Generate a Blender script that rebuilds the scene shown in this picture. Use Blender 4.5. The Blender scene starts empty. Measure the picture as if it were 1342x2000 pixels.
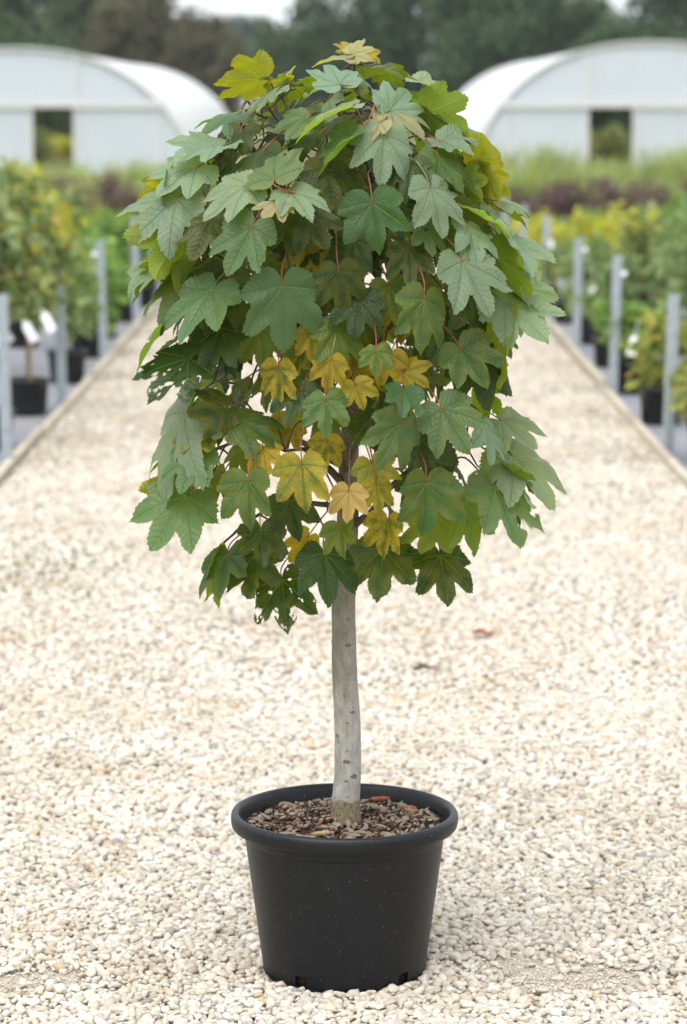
import bpy, math, random
import numpy as np
from mathutils import Vector, Matrix, noise

scene = bpy.context.scene
R = math.radians
# ------------------------------------------------------------------ camera, sky, sun, exposure
cam_data = bpy.data.cameras.new('camera')
cam = bpy.data.objects.new('camera', cam_data)
scene.collection.objects.link(cam)
cam.location = (0, 0, 1.78)
cam.rotation_euler = (R(90) - math.atan(805 / 5400), 0, 0)
cam_data.sensor_fit = 'VERTICAL'
cam_data.sensor_height = 36
cam_data.lens = 97.2
cam_data.clip_end = 2000
cam_data.dof.use_dof = True
cam_data.dof.focus_distance = 5.36
cam_data.dof.aperture_fstop = 4.0
scene.camera = cam

SUN_EL, SUN_AZ = R(60), R(205)
world = bpy.data.worlds.new('World')
scene.world = world
world.use_nodes = True
wn = world.node_tree
bg = wn.nodes['Background']
sky = wn.nodes.new('ShaderNodeTexSky')
sky.sky_type = 'NISHITA'
sky.sun_disc = False
sky.sun_elevation = SUN_EL
sky.sun_rotation = SUN_AZ
sky.dust_density = 6
sky.air_density = 1.0
hsv = wn.nodes.new('ShaderNodeHueSaturation')
hsv.inputs['Saturation'].default_value = 0.22
wn.links.new(sky.outputs[0], hsv.inputs['Color'])
cloud = wn.nodes.new('ShaderNodeMix')      # an even white cloud layer over the clear sky
cloud.data_type = 'RGBA'
cloud.inputs[0].default_value = 0.82
cloud.inputs[7].default_value = (7.3, 7.7, 8.0, 1)
wn.links.new(hsv.outputs[0], cloud.inputs[6])
wn.links.new(cloud.outputs[2], bg.inputs['Color'])
bg.inputs['Strength'].default_value = 0.105

sun_data = bpy.data.lights.new('sun', 'SUN')
sun_data.energy = 1.5
sun_data.angle = R(60)
sun_data.color = (1.0, 0.985, 0.96)
sun = bpy.data.objects.new('sun', sun_data)
scene.collection.objects.link(sun)
sdir = Vector((math.sin(SUN_AZ) * math.cos(SUN_EL), math.cos(SUN_AZ) * math.cos(SUN_EL), math.sin(SUN_EL)))
sun.rotation_euler = sdir.to_track_quat('Z', 'Y').to_euler()
sun.location = (0, 0, 20)

vs = scene.view_settings
vs.view_transform = 'Standard'
vs.look = 'None'
vs.gamma = 1
vs.exposure = 0.98
vs.use_curve_mapping = False
scene.cycles.use_denoising = True
scene.cycles.max_bounces = 6
scene.cycles.use_adaptive_sampling = True
scene.cycles.adaptive_threshold = .02
scene.cycles.diffuse_bounces = 3
scene.cycles.glossy_bounces = 2
scene.cycles.transmission_bounces = 4
scene.cycles.transparent_max_bounces = 8
scene.cycles.caustics_reflective = False
scene.cycles.caustics_refractive = False

# ------------------------------------------------------------------ helpers
COL = scene.collection
rnd = random.Random(7)


class MB:
    """collects geometry for one mesh object"""
    def __init__(self):
        self.v, self.f, self.m = [], [], []

    def add(self, verts, faces, mi=0):
        b = len(self.v)
        self.v += [tuple(p) for p in verts]
        self.f += [tuple(i + b for i in q) for q in faces]
        self.m += [mi] * len(faces)

    def box(self, x0, x1, y0, y1, z0, z1, mi=0):
        self.add([(x0, y0, z0), (x1, y0, z0), (x1, y1, z0), (x0, y1, z0), (x0, y0, z1), (x1, y0, z1), (x1, y1, z1), (x0, y1, z1)],
                 [(3, 2, 1, 0), (4, 5, 6, 7), (0, 1, 5, 4), (1, 2, 6, 5), (2, 3, 7, 6), (3, 0, 4, 7)], mi)

    def tube(self, pts, rad, seg=8, cap=True, mi=0):
        pts = [Vector(p) for p in pts]
        n = len(pts)
        if not hasattr(rad, '__len__'):
            rad = [rad] * n
        t0 = (pts[1] - pts[0]).normalized()
        up = Vector((0, 0, 1)) if abs(t0.z) < .9 else Vector((1, 0, 0))
        a = t0.cross(up).normalized()
        V, Fc = [], []
        for i in range(n):
            t = (pts[min(i + 1, n - 1)] - pts[max(i - 1, 0)]).normalized()
            a = (a - t * a.dot(t)).normalized()
            b = t.cross(a)
            for k in range(seg):
                w = 2 * math.pi * k / seg
                V.append(pts[i] + (a * math.cos(w) + b * math.sin(w)) * rad[i])
        for i in range(n - 1):
            for k in range(seg):
                k2 = (k + 1) % seg
                Fc.append((i * seg + k, i * seg + k2, (i + 1) * seg + k2, (i + 1) * seg + k))
        if cap:
            Fc.append(tuple(range(seg - 1, -1, -1)))
            Fc.append(tuple((n - 1) * seg + k for k in range(seg)))
        self.add(V, Fc, mi)

    def lathe(self, prof, seg=48, c=(0, 0), cap_top=False, cap_bottom=False, mi=0):
        V, Fc = [], []
        for r, z in prof:
            for k in range(seg):
                w = 2 * math.pi * k / seg
                V.append((c[0] + r * math.cos(w), c[1] + r * math.sin(w), z))
        for i in range(len(prof) - 1):
            for k in range(seg):
                k2 = (k + 1) % seg
                Fc.append((i * seg + k, i * seg + k2, (i + 1) * seg + k2, (i + 1) * seg + k))
        if cap_top:
            Fc.append(tuple((len(prof) - 1) * seg + k for k in range(seg)))
        if cap_bottom:
            Fc.append(tuple(range(seg - 1, -1, -1)))
        self.add(V, Fc, mi)

    def mesh(self, name, mats, smooth=False):
        me = bpy.data.meshes.new(name)
        me.from_pydata(self.v, [], self.f)
        for m in (mats if isinstance(mats, (list, tuple)) else [mats]):
            me.materials.append(m)
        if any(self.m):
            me.polygons.foreach_set('material_index', self.m)
        if smooth:
            me.polygons.foreach_set('use_smooth', [True] * len(me.polygons))
        me.update()
        return me

    def build(self, name, mats, parent=None, smooth=False):
        return obj(name, self.mesh(name, mats, smooth), parent)


def obj(name, me, parent=None, loc=None, rot=None, scl=None):
    o = bpy.data.objects.new(name, me)
    COL.objects.link(o)
    if parent is not None:
        o.parent = parent
    if loc is not None:
        o.location = loc
    if rot is not None:
        o.rotation_euler = rot
    if scl is not None:
        o.scale = scl
    return o


def tag(o, label=None, cat=None, group=None, kind=None):
    if label: o['label'] = label
    if cat: o['category'] = cat
    if group: o['group'] = group
    if kind: o['kind'] = kind
    return o


def empty(name, loc=(0, 0, 0), rz=0.0):
    o = bpy.data.objects.new(name, None)
    o.location = loc
    o.rotation_euler = (0, 0, rz)
    o.empty_display_size = .1
    COL.objects.link(o)
    return o


def local(o, parent):
    """keep an object that was built in world coordinates in place under an empty that is only moved"""
    o.location = Vector(o.location) - Vector(parent.location)
    return o


def catmull(pts, n=5):
    P = [Vector(p) for p in pts]
    out = []
    for i in range(len(P) - 1):
        p0, p1, p2, p3 = P[max(i - 1, 0)], P[i], P[i + 1], P[min(i + 2, len(P) - 1)]
        for k in range(n):
            t = k / n
            out.append(.5 * ((2 * p1) + (p2 - p0) * t + (2 * p0 - 5 * p1 + 4 * p2 - p3) * t * t + (3 * p1 - p0 - 3 * p2 + p3) * t ** 3))
    out.append(P[-1])
    return out


class NT:
    """short-hand for building node materials"""
    def __init__(self, name):
        self.mat = bpy.data.materials.new(name)
        self.mat.use_nodes = True
        self.t = self.mat.node_tree
        self.b = self.t.nodes['Principled BSDF']
        self.out = self.t.nodes['Material Output']

    def n(self, typ, **kw):
        nd = self.t.nodes.new('ShaderNode' + typ)
        for k, v in kw.items():
            setattr(nd, k, v)
        return nd

    def put(self, sock, v):
        if v is None:
            return
        if isinstance(v, bpy.types.NodeSocket):
            self.t.links.new(v, sock)
        else:
            if sock.type == 'RGBA' and len(v) == 3:
                v = (*v, 1)
            sock.default_value = v

    def math(self, op, a, b=None, c=None, clamp=False):
        nd = self.n('Math', operation=op, use_clamp=clamp)
        for i, v in enumerate((a, b, c)):
            if v is not None:
                self.put(nd.inputs[i], v)
        return nd.outputs[0]

    def mix(self, fac, a, b, blend='MIX'):
        nd = self.n('Mix', data_type='RGBA', blend_type=blend)
        self.put(nd.inputs[0], fac)
        self.put(nd.inputs[6], a)
        self.put(nd.inputs[7], b)
        return nd.outputs[2]

    def noise(self, scale, vec=None, detail=3, rough=.5, dist=0):
        nd = self.n('TexNoise')
        nd.inputs['Scale'].default_value = scale
        nd.inputs['Detail'].default_value = detail
        nd.inputs['Roughness'].default_value = rough
        nd.inputs['Distortion'].default_value = dist
        self.put(nd.inputs['Vector'], vec)
        return nd.outputs[0]

    def ramp(self, fac, stops, interp='LINEAR'):
        nd = self.n('ValToRGB')
        cr = nd.color_ramp
        cr.interpolation = interp
        while len(cr.elements) < len(stops):
            cr.elements.new(.5)
        for e, (p_, c) in zip(cr.elements, stops):
            e.position = p_
            e.color = (*c, 1) if hasattr(c, '__len__') else (c, c, c, 1)
        self.put(nd.inputs[0], fac)
        return nd.outputs[0]

    def coord(self, kind='Object'):
        return self.n('TexCoord').outputs[kind]

    def mapping(self, vec, scale):
        m = self.n('Mapping')
        self.put(m.inputs['Vector'], vec)
        m.inputs['Scale'].default_value = scale
        return m.outputs[0]

    def bump(self, h, strength=.3, dist=.01):
        nd = self.n('Bump')
        nd.inputs['Strength'].default_value = strength
        nd.inputs['Distance'].default_value = dist
        self.put(nd.inputs['Height'], h)
        return nd.outputs[0]

    def set(self, **kw):
        for k, v in kw.items():
            self.put(self.b.inputs[k.replace('_', ' ')], v)
        return self

    def translucent(self, color, fac):
        tr = self.n('BsdfTranslucent')
        self.put(tr.inputs['Color'], color)
        mx = self.n('MixShader')
        self.put(mx.inputs[0], fac)
        self.t.links.new(self.b.outputs[0], mx.inputs[1])
        self.t.links.new(tr.outputs[0], mx.inputs[2])
        self.t.links.new(mx.outputs[0], self.out.inputs['Surface'])
        return self


# ------------------------------------------------------------------ materials
def plain(name, col, rough=.6, var=.12, scale=30, spec=.3, bump=0.0, metal=0.0):
    m = NT(name)
    c = m.coord()
    nz = m.noise(scale, c, 4, .6)
    dark = tuple(v * (1 - var) for v in col)
    lite = tuple(min(1, v * (1 + var)) for v in col)
    m.set(Base_Color=m.ramp(nz, [(.3, dark), (.7, lite)]), Roughness=rough, Specular_IOR_Level=spec, Metallic=metal)
    if bump:
        m.set(Normal=m.bump(nz, bump, .004))
    return m.mat


def stone_mat():
    m = NT('limestone_gravel')
    r = m.n('ObjectInfo').outputs['Random']
    tone = m.ramp(r, [(0, (.64, .58, .49)), (.16, (.73, .69, .62)), (.30, (.58, .51, .42)), (.42, (.79, .76, .71)), (.56, (.66, .61, .53)),
                      (.68, (.72, .67, .59)), (.78, (.54, .50, .45)), (.86, (.76, .72, .66)), (.94, (.44, .41, .39)), (.968, (.54, .42, .26)),
                      (.982, (.29, .28, .28)), (.991, (.42, .27, .20)), (.996, (.70, .64, .56))], 'CONSTANT')
    c = m.coord()
    n1 = m.noise(2.2, c, 4, .6)
    n2 = m.noise(14, c, 3, .7)
    col = m.mix(m.math('MULTIPLY', n1, .30), tone, (.50, .44, .36))
    col = m.mix(m.ramp(n2, [(.55, 0), (.75, .25)]), col, (.88, .85, .80))
    loc = m.n('ObjectInfo').outputs['Location']
    patch = m.noise(1.7, loc, 4, .65)
    col = m.mix(m.ramp(patch, [(.46, 0), (.70, .65)]), col, m.mix(1, col, (.78, .72, .63), 'MULTIPLY'))
    col = m.mix(1, col, (.93, .915, .89), 'MULTIPLY')
    m.set(Base_Color=col, Roughness=.85, Specular_IOR_Level=.2, Normal=m.bump(n2, .35, .06))
    return m.mat


def path_base_mat():
    m = NT('sandy_gravel_bed')
    c = m.coord()
    v = m.n('TexVoronoi', feature='F1')
    m.put(v.inputs['Vector'], c)
    v.inputs['Scale'].default_value = 62
    cellc = m.ramp(v.outputs['Color'], [(.1, (.52, .45, .36)), (.4, (.68, .62, .52)), (.7, (.76, .71, .63)), (.95, (.58, .49, .37))])
    gap = m.ramp(v.outputs['Distance'], [(.35, 0), (.62, 1)])
    grit = m.noise(420, c, 3, .7)
    sand = m.ramp(grit, [(.3, (.34, .28, .22)), (.55, (.50, .43, .35)), (.75, (.64, .57, .49))])
    big = m.noise(2.3, c, 4, .6)
    sandy = m.ramp(big, [(.50, 0), (.62, .8)])
    col = m.mix(gap, cellc, (.36, .29, .22))
    sep = m.n('SeparateXYZ')
    m.put(sep.inputs[0], c)
    near = m.ramp(m.math('DIVIDE', sep.outputs['Y'], 30), [(.30, 1), (.50, 0)])
    col = m.mix(m.math('MAXIMUM', near, m.math('MULTIPLY', sandy, .25)), col, sand)
    m.set(Base_Color=col, Roughness=.95, Specular_IOR_Level=.1, Normal=m.bump(grit, .6, .004))
    return m.mat


def fabric_mat():
    m = NT('woven_ground_cover_fabric')
    c = m.coord()
    w = m.n('TexBrick')
    m.put(w.inputs['Vector'], c)
    w.inputs['Scale'].default_value = 60
    w.inputs['Color1'].default_value = (.20, .21, .24, 1)
    w.inputs['Color2'].default_value = (.25, .26, .295, 1)
    w.inputs['Mortar'].default_value = (.13, .135, .15, 1)
    d = m.noise(3, c, 5, .65)
    col = m.mix(m.ramp(d, [(.5, 0), (.72, .55)]), w.outputs['Color'], (.34, .29, .23))
    m.set(Base_Color=col, Roughness=.75, Specular_IOR_Level=.3)
    return m.mat


def ground_mat():
    m = NT('rough_grass_field')
    c = m.coord()
    a = m.noise(.35, c, 5, .6)
    b = m.noise(9, c, 4, .7)
    col = m.ramp(a, [(.3, (.11, .12, .035)), (.5, (.17, .16, .06)), (.7, (.22, .17, .09))])
    col = m.mix(m.math('MULTIPLY', b, .5), col, (.06, .085, .02))
    m.set(Base_Color=col, Roughness=.95, Specular_IOR_Level=.1, Normal=m.bump(b, .6, .05))
    return m.mat


def foliage_mat(name, stops, trans=.3, tcol=None):
    m = NT(name)
    g = m.n('NewGeometry')
    r = g.outputs['Random Per Island']
    col = m.ramp(r, stops)
    oi = m.n('ObjectInfo').outputs['Random']
    col = m.mix(m.math('MULTIPLY', oi, .25), col, tuple(v * .6 for v in stops[0][1]))
    m.set(Base_Color=col, Roughness=.6, Specular_IOR_Level=.25)
    tc = m.mix(1.0, col, tcol or (1.25, 1.3, .55), 'MULTIPLY')
    m.translucent(tc, trans)
    return m.mat


def leaf_mat():
    """sycamore leaf: tint from the object colour, alpha = how far it has turned; veins from flat leaf coordinates"""
    m = NT('sycamore_leaf')
    oi = m.n('ObjectInfo')
    at = m.n('Attribute', attribute_name='flat')
    sep = m.n('SeparateXYZ')
    m.put(sep.inputs[0], at.outputs['Vector'])
    x, y = sep.outputs['X'], sep.outputs['Y']
    ay = m.math('ABSOLUTE', y)
    th = m.math('ARCTAN2', ay, x)
    rr = m.math('SQRT', m.math('ADD', m.math('MULTIPLY', x, x), m.math('MULTIPLY', y, y)))
    d = m.math('MINIMUM', m.math('ABSOLUTE', th), m.math('ABSOLUTE', m.math('SUBTRACT', th, R(40))))
    d = m.math('MINIMUM', d, m.math('ABSOLUTE', m.math('SUBTRACT', th, R(82))))
    u = m.math('MULTIPLY', rr, m.math('COSINE', d))
    v = m.math('MULTIPLY', rr, m.math('SINE', d))
    wid = m.math('MULTIPLY_ADD', rr, -.010, .019)
    vein = m.math('SUBTRACT', 1, m.math('DIVIDE', v, wid), clamp=True)
    st = m.math('FRACT', m.math('MULTIPLY', m.math('SUBTRACT', u, m.math('MULTIPLY', v, .9)), 9.0))
    sec = m.ramp(m.math('ABSOLUTE', m.math('SUBTRACT', st, .5)), [(.0, 1), (.10, 0)])
    sec = m.math('MULTIPLY', sec, m.ramp(v, [(.0, .8), (.22, .25)]))
    cobj = m.n('VectorMath', operation='ADD')
    m.put(cobj.inputs[0], at.outputs['Vector'])
    m.t.links.new(oi.outputs['Location'], cobj.inputs[1])
    n1 = m.noise(3.1, cobj.outputs[0], 4, .6)
    n2 = m.noise(26, cobj.outputs[0], 3, .7)
    base = oi.outputs['Color']
    base = m.mix(m.math('MULTIPLY', n1, .55), base, m.mix(1, base, (.62, .72, .62), 'MULTIPLY'))
    base = m.mix(m.ramp(n2, [(.45, 0), (.8, .28)]), base, m.mix(1, base, (1.35, 1.25, 1.1), 'MULTIPLY'))
    # autumn turning: blotches between the veins and brown spots near the margin
    a = oi.outputs['Alpha']
    turn = m.math('SUBTRACT', 1, a)
    blot = m.math('MULTIPLY', m.ramp(m.math('ADD', n1, m.math('MULTIPLY', v, 1.2)), [(.42, 0), (.68, 1)]), turn, clamp=True)
    base = m.mix(blot, base, (.43, .31, .026))
    spot = m.math('MULTIPLY', m.ramp(m.math('ADD', n2, m.math('MULTIPLY', rr, .12)), [(.68, 0), (.74, 1)]), turn, clamp=True)
    base = m.mix(m.math('MULTIPLY', spot, .8), base, (.16, .075, .02))
    n3 = m.noise(15, cobj.outputs[0], 4, .75)
    speck = m.math('MULTIPLY', m.ramp(n3, [(.50, 0), (.62, .75)]), turn, clamp=True)
    base = m.mix(speck, base, m.mix(1, base, (.48, .52, .5), 'MULTIPLY'))
    pale = m.mix(1, base, (1.5, 1.42, 1.15), 'MULTIPLY')
    base = m.mix(m.math('MULTIPLY', vein, .75), base, m.mix(.45, pale, (.34, .36, .14)))
    base = m.mix(m.math('MULTIPLY', sec, .42), base, pale)
    bf = m.n('NewGeometry').outputs['Backfacing']
    under = m.mix(.45, base, (.20, .25, .06))
    col = m.mix(bf, base, under)
    h = m.math('ADD', m.math('MULTIPLY', m.math('MAXIMUM', vein, m.math('MULTIPLY', sec, .6)), -1.0), m.math('MULTIPLY', n2, .35))
    m.set(Base_Color=col, Roughness=m.math('MULTIPLY_ADD', bf, .25, .38), Specular_IOR_Level=.36, Normal=m.bump(h, .8, .0028))
    tc = m.mix(1, base, (2.2, 2.4, .25), 'MULTIPLY')
    m.translucent(tc, .34)
    return m.mat


def bark_mat():
    m = NT('pale_sycamore_bark')
    c = m.coord()
    st = m.noise(90, m.mapping(c, (1, 1, .35)), 4, .65)
    big = m.noise(11, m.mapping(c, (1, 1, .5)), 4, .6)
    speck = m.noise(230, m.mapping(c, (1, 1, .6)), 2, .6)
    hline = m.noise(60, m.mapping(c, (.25, .25, 2.2)), 3, .6)
    col = m.ramp(st, [(.3, (.26, .248, .215)), (.55, (.36, .345, .315)), (.75, (.44, .43, .40))])
    col = m.mix(m.ramp(big, [(.42, 0), (.62, .75)]), col, (.22, .20, .145))
    col = m.mix(m.ramp(hline, [(.66, 0), (.72, .35)]), col, (.22, .20, .16))
    col = m.mix(m.ramp(speck, [(.64, 0), (.70, .75)]), col, (.10, .085, .06))
    sep = m.n('SeparateXYZ')
    m.put(sep.inputs[0], c)
    # rough brown collar of old soil line at the foot of the stem
    zz = m.math('ADD', sep.outputs['Z'], m.math('MULTIPLY', m.math('SUBTRACT', m.noise(38, c, 3, .6), .5), .05))
    foot = m.ramp(zz, [(.356, 1), (.363, 0)])
    rough_bark = m.ramp(m.noise(170, c, 4, .7), [(.3, (.08, .06, .035)), (.5, (.18, .145, .09)), (.7, (.28, .24, .17))])
    col = m.mix(foot, col, rough_bark)
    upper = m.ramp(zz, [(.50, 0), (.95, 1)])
    col = m.mix(m.math('MULTIPLY', upper, .55), col, (.15, .13, .085))  # browner upper bark, with shade under the crown mixed into its colour
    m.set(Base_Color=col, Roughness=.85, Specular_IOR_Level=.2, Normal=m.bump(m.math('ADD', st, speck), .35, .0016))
    return m.mat


def twig_mat():
    m = NT('brown_twig_bark')
    n_ = m.noise(80, m.coord(), 3, .6)
    m.set(Base_Color=m.ramp(n_, [(.3, (.06, .045, .025)), (.7, (.14, .10, .06))]), Roughness=.8)
    return m.mat


def pot_mat():
    m = NT('matt_black_pot_plastic')
    c = m.coord()
    big = m.noise(7, c, 4, .6)
    dust = m.noise(260, c, 2, .5)
    scuff = m.noise(45, m.mapping(c, (1, 1, .4)), 3, .65)
    col = m.ramp(big, [(.3, (.0030, .0036, .0050)), (.7, (.0056, .0063, .0084))])
    col = m.mix(m.ramp(dust, [(.715, 0), (.75, .6)]), col, (.34, .33, .31))
    col = m.mix(m.ramp(scuff, [(.60, 0), (.8, .14)]), col, (.07, .07, .075))
    sep = m.n('SeparateXYZ')
    m.put(sep.inputs[0], c)
    m.set(Base_Color=col, Roughness=m.math('MULTIPLY_ADD', big, .18, .34), Specular_IOR_Level=.36, Normal=m.bump(m.noise(600, c, 2), .06, .001))
    return m.mat


def film_mat(name, col, trans, spec=.35):
    m = NT(name)
    c = m.coord()
    f = m.noise(1.3, m.mapping(c, (1, .5, 1)), 4, .6)
    m.set(Base_Color=m.ramp(f, [(.3, tuple(v * .93 for v in col)), (.7, col)]), Roughness=.38, Specular_IOR_Level=spec,
          Normal=m.bump(f, .2, .05))
    m.translucent(col, trans)
    return m.mat


def chip_mat():
    m = NT('bark_chip')
    r = m.n('NewGeometry').outputs['Random Per Island']
    col = m.ramp(r, [(0, (.035, .022, .015)), (.20, (.09, .055, .038)), (.36, (.20, .145, .105)), (.52, (.30, .235, .175)), (.66, (.055, .034, .024)),
                     (.78, (.36, .29, .22)), (.88, (.24, .105, .05)), (.94, (.46, .39, .31)), (1, (.14, .09, .06))], 'CONSTANT')
    n_ = m.noise(160, m.mapping(m.coord(), (1, 1, 1)), 4, .7)
    col = m.mix(m.math('MULTIPLY', n_, .45), col, (.05, .032, .022))
    m.set(Base_Color=col, Roughness=.9, Specular_IOR_Level=.15, Normal=m.bump(n_, .5, .003))
    return m.mat


M = {
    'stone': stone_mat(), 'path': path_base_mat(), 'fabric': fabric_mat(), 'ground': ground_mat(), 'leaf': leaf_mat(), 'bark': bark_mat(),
    'twig': twig_mat(), 'pot': pot_mat(), 'chip': chip_mat(),
    'soil': plain('dark_potting_soil', (.028, .018, .012), .95, .5, 120, .1, .8),
    'petiole': plain('reddish_leaf_stalk', (.24, .075, .035), .55, .35, 12, .35),
    'petiole_green': plain('green_leaf_stalk', (.19, .19, .05), .55, .3, 12, .35),
    'knot': plain('dark_bark_scar', (.17, .15, .115), .9, .4, 200, .1, .6),
    'film': film_mat('white_polythene_cover', (.90, .91, .92), .30),
    'film_end': film_mat('hazy_polythene_end_sheet', (.70, .755, .82), .38),
    'hoop': plain('galvanised_hoop', (.52, .54, .55), .45, .15, 20, .4),
    'rail': plain('weathered_grey_timber', (.60, .60, .60), .8, .1, 30),
    'board': plain('grey_weathered_board', (.46, .40, .32), .9, .3, 14, .1, .4),
    'steel': plain('galvanised_steel', (.33, .37, .40), .5, .12, 25, .45, 0, .25),
    'blackpot': plain('black_nursery_pot', (.018, .018, .02), .5, .3, 10, .4),
    'tag': plain('white_plastic_tag', (.82, .82, .82), .5, .04, 10),
    'cane': plain('bamboo_cane', (.36, .25, .13), .7, .25, 30),
    'wood': plain('shrub_stem_bark', (.13, .095, .06), .9, .3, 40),
    'treebark': plain('tree_trunk_bark', (.10, .085, .065), .95, .35, 9, .1, .6),
    'deadleaf': plain('russet_dead_leaf', (.30, .085, .03), .7, .35, 30),
    'f_tree1': foliage_mat('dark_broadleaf_foliage', [(0, (.028, .060, .024)), (.5, (.058, .108, .044)), (1, (.108, .172, .076))], .25),
    'f_tree2': foliage_mat('mid_green_foliage', [(0, (.050, .086, .036)), (.5, (.092, .138, .062)), (1, (.15, .20, .105))], .25),
    'f_tree3': foliage_mat('bronze_brown_foliage', [(0, (.070, .068, .038)), (.5, (.125, .115, .065)), (1, (.18, .165, .10))], .25),
    'f_tree4': foliage_mat('haze_tinted_foliage', [(0, (.06, .092, .075)), (.5, (.095, .13, .11)), (1, (.13, .17, .145))], .25),  # distance haze painted into the leaf colour
    'f_olive': foliage_mat('olive_shrub_leaf', [(0, (.10, .15, .06)), (.45, (.20, .26, .11)), (.78, (.32, .37, .17)), (.92, (.46, .42, .10)), (1, (.50, .30, .06))], .4),
    'f_green': foliage_mat('bright_green_leaf', [(0, (.08, .17, .04)), (.5, (.19, .33, .08)), (1, (.34, .48, .14))], .4),
    'f_sage': foliage_mat('grey_green_leaf', [(0, (.11, .18, .07)), (.5, (.22, .30, .13)), (1, (.38, .44, .23))], .4),
    'f_yellow': foliage_mat('yellow_autumn_leaf', [(0, (.22, .28, .05)), (.35, (.44, .46, .08)), (.75, (.62, .58, .09)), (1, (.62, .44, .06))], .45),
    'f_purple': foliage_mat('purple_brown_leaf', [(0, (.085, .050, .050)), (.5, (.16, .10, .095)), (1, (.25, .17, .15))], .3, (1.1, 1, .9)),
    'f_lime': foliage_mat('yellow_green_leaf', [(0, (.15, .20, .045)), (.5, (.29, .34, .09)), (.8, (.42, .42, .12)), (1, (.46, .29, .09))], .4),
    'f_pale': foliage_mat('pale_green_stem_and_blade', [(0, (.20, .27, .09)), (.5, (.36, .43, .18)), (.85, (.50, .52, .26)), (1, (.50, .42, .27))], .45),
    'f_weed': foliage_mat('low_weed_leaf', [(0, (.06, .10, .025)), (1, (.14, .17, .05))], .3),
}
# ------------------------------------------------------------------ ground, path, beds
PW = 1.60            # half width of the gravel path
m_ = MB(); m_.add([(-400, -60, -.03), (400, -60, -.03), (400, 900, -.03), (-400, 900, -.03)], [(0, 1, 2, 3)])
tag(m_.build('ground', M['ground']), kind='structure')


def sheet(name, x0, x1, y0, y1, z, mat, nx, ny, amp=0.0, kind='structure'):
    V, Fc = [], []
    for j in range(ny + 1):
        for i in range(nx + 1):
            x = x0 + (x1 - x0) * i / nx
            y = y0 + (y1 - y0) * j / ny
            V.append((x, y, z + amp * noise.noise((x * 1.3, y * 1.3, 0)) + amp * .4 * noise.noise((x * 6, y * 6, 3))))
    for j in range(ny):
        for i in range(nx):
            a = j * (nx + 1) + i
            Fc.append((a, a + 1, a + nx + 2, a + nx + 1))
    q = MB(); q.add(V, Fc)
    o = q.build(name, mat, smooth=True)
    return tag(o, kind=kind)


path = sheet('gravel_path', -PW, PW, -4, 33, -.004, M['path'], 60, 300, .006)
for s in (-1, 1):
    x0, x1 = sorted((s * (PW + .045), s * 9.0))
    sheet('fabric_ground', x0, x1, 6, 36, -.012, M['fabric'], 30, 90, .006)

# timber edging: one thing per side, every board a part
for s, word in ((-1, 'left'), (1, 'right')):
    e = empty('timber_edging', (s * (PW + .022), 8, 0))
    tag(e, 'weathered boards edging the gravel path on the %s side' % word, 'edging', 'path edging boards')
    y, k = -2.0, 0
    while y < 33:
        ln = 2.4
        q = MB()
        z1 = .040 + rnd.uniform(-.006, .006)
        q.box(-.019, .019, y - 8, y - 8 + ln - .008, -.03, z1)
        b = q.build('board', M['board'], e)
        b.location = (rnd.uniform(-.006, .006), 0, 0)
        b.rotation_euler = (0, R(rnd.uniform(-2, 2)), R(rnd.uniform(-.12, .12)))
        y += ln

# ------------------------------------------------------------------ gravel
def stone_mesh(seed, sub=2):
    import bmesh
    bm = bmesh.new()
    bmesh.ops.create_icosphere(bm, subdivisions=sub, radius=1)
    r = random.Random(seed)
    off = Vector((r.uniform(-50, 50), r.uniform(-50, 50), r.uniform(-50, 50)))
    planes = [(Vector((r.gauss(0, 1), r.gauss(0, 1), r.gauss(0, 1))).normalized(), r.uniform(.50, .82)) for _ in range(9)]
    sx, sy, sz = r.uniform(.95, 1.35), r.uniform(.72, .98), r.uniform(.48, .78)
    for v in bm.verts:
        p_ = v.co.copy()
        for n_, d_ in planes:
            t = p_.dot(n_)
            if t > d_:
                p_ -= n_ * (t - d_) * .92
        p_ *= 1 + .10 * noise.noise(p_ * 1.3 + off) + .05 * noise.noise(p_ * 3.1 + off)
        v.co = Vector((p_.x * sx, p_.y * sy, p_.z * sz))
    me = bpy.data.meshes.new('stone')
    bm.to_mesh(me)
    bm.free()
    me.materials.append(M['stone'])
    me.polygons.foreach_set('use_smooth', [True] * len(me.polygons))
    return me


STONES = [stone_mesh(i * 13 + 1) for i in range(12)]
proto = bpy.data.collections.new('stone_shapes')
for i, me in enumerate(STONES):
    o = bpy.data.objects.new('stone_shape_%02d' % i, me)
    proto.objects.link(o)
rs = np.random.default_rng(11)


def bare(x, y):
    """trodden patches where the sandy bed shows between fewer stones"""
    p1 = np.exp(-(((x - .50) / .15) ** 2 + ((y - 5.46) / .10) ** 2))
    p2 = np.exp(-(((x + .62) / .12) ** 2 + ((y - 5.44) / .08) ** 2))
    p3 = np.exp(-(((x - .30) / .10) ** 2 + ((y - 5.56) / .05) ** 2)) * .7 + np.exp(-(((x + .25) / .06) ** 2 + ((y - 5.72) / .05) ** 2)) * .7
    wob = np.array([noise.noise((a * 9, b * 14, 2)) + .6 * noise.noise((a * 27, b * 40, 4)) for a, b in zip(x, y)])
    return np.clip((1.7 * p1 + 1.4 * p2 + p3) * (1 + .6 * wob), 0, 1)


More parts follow.
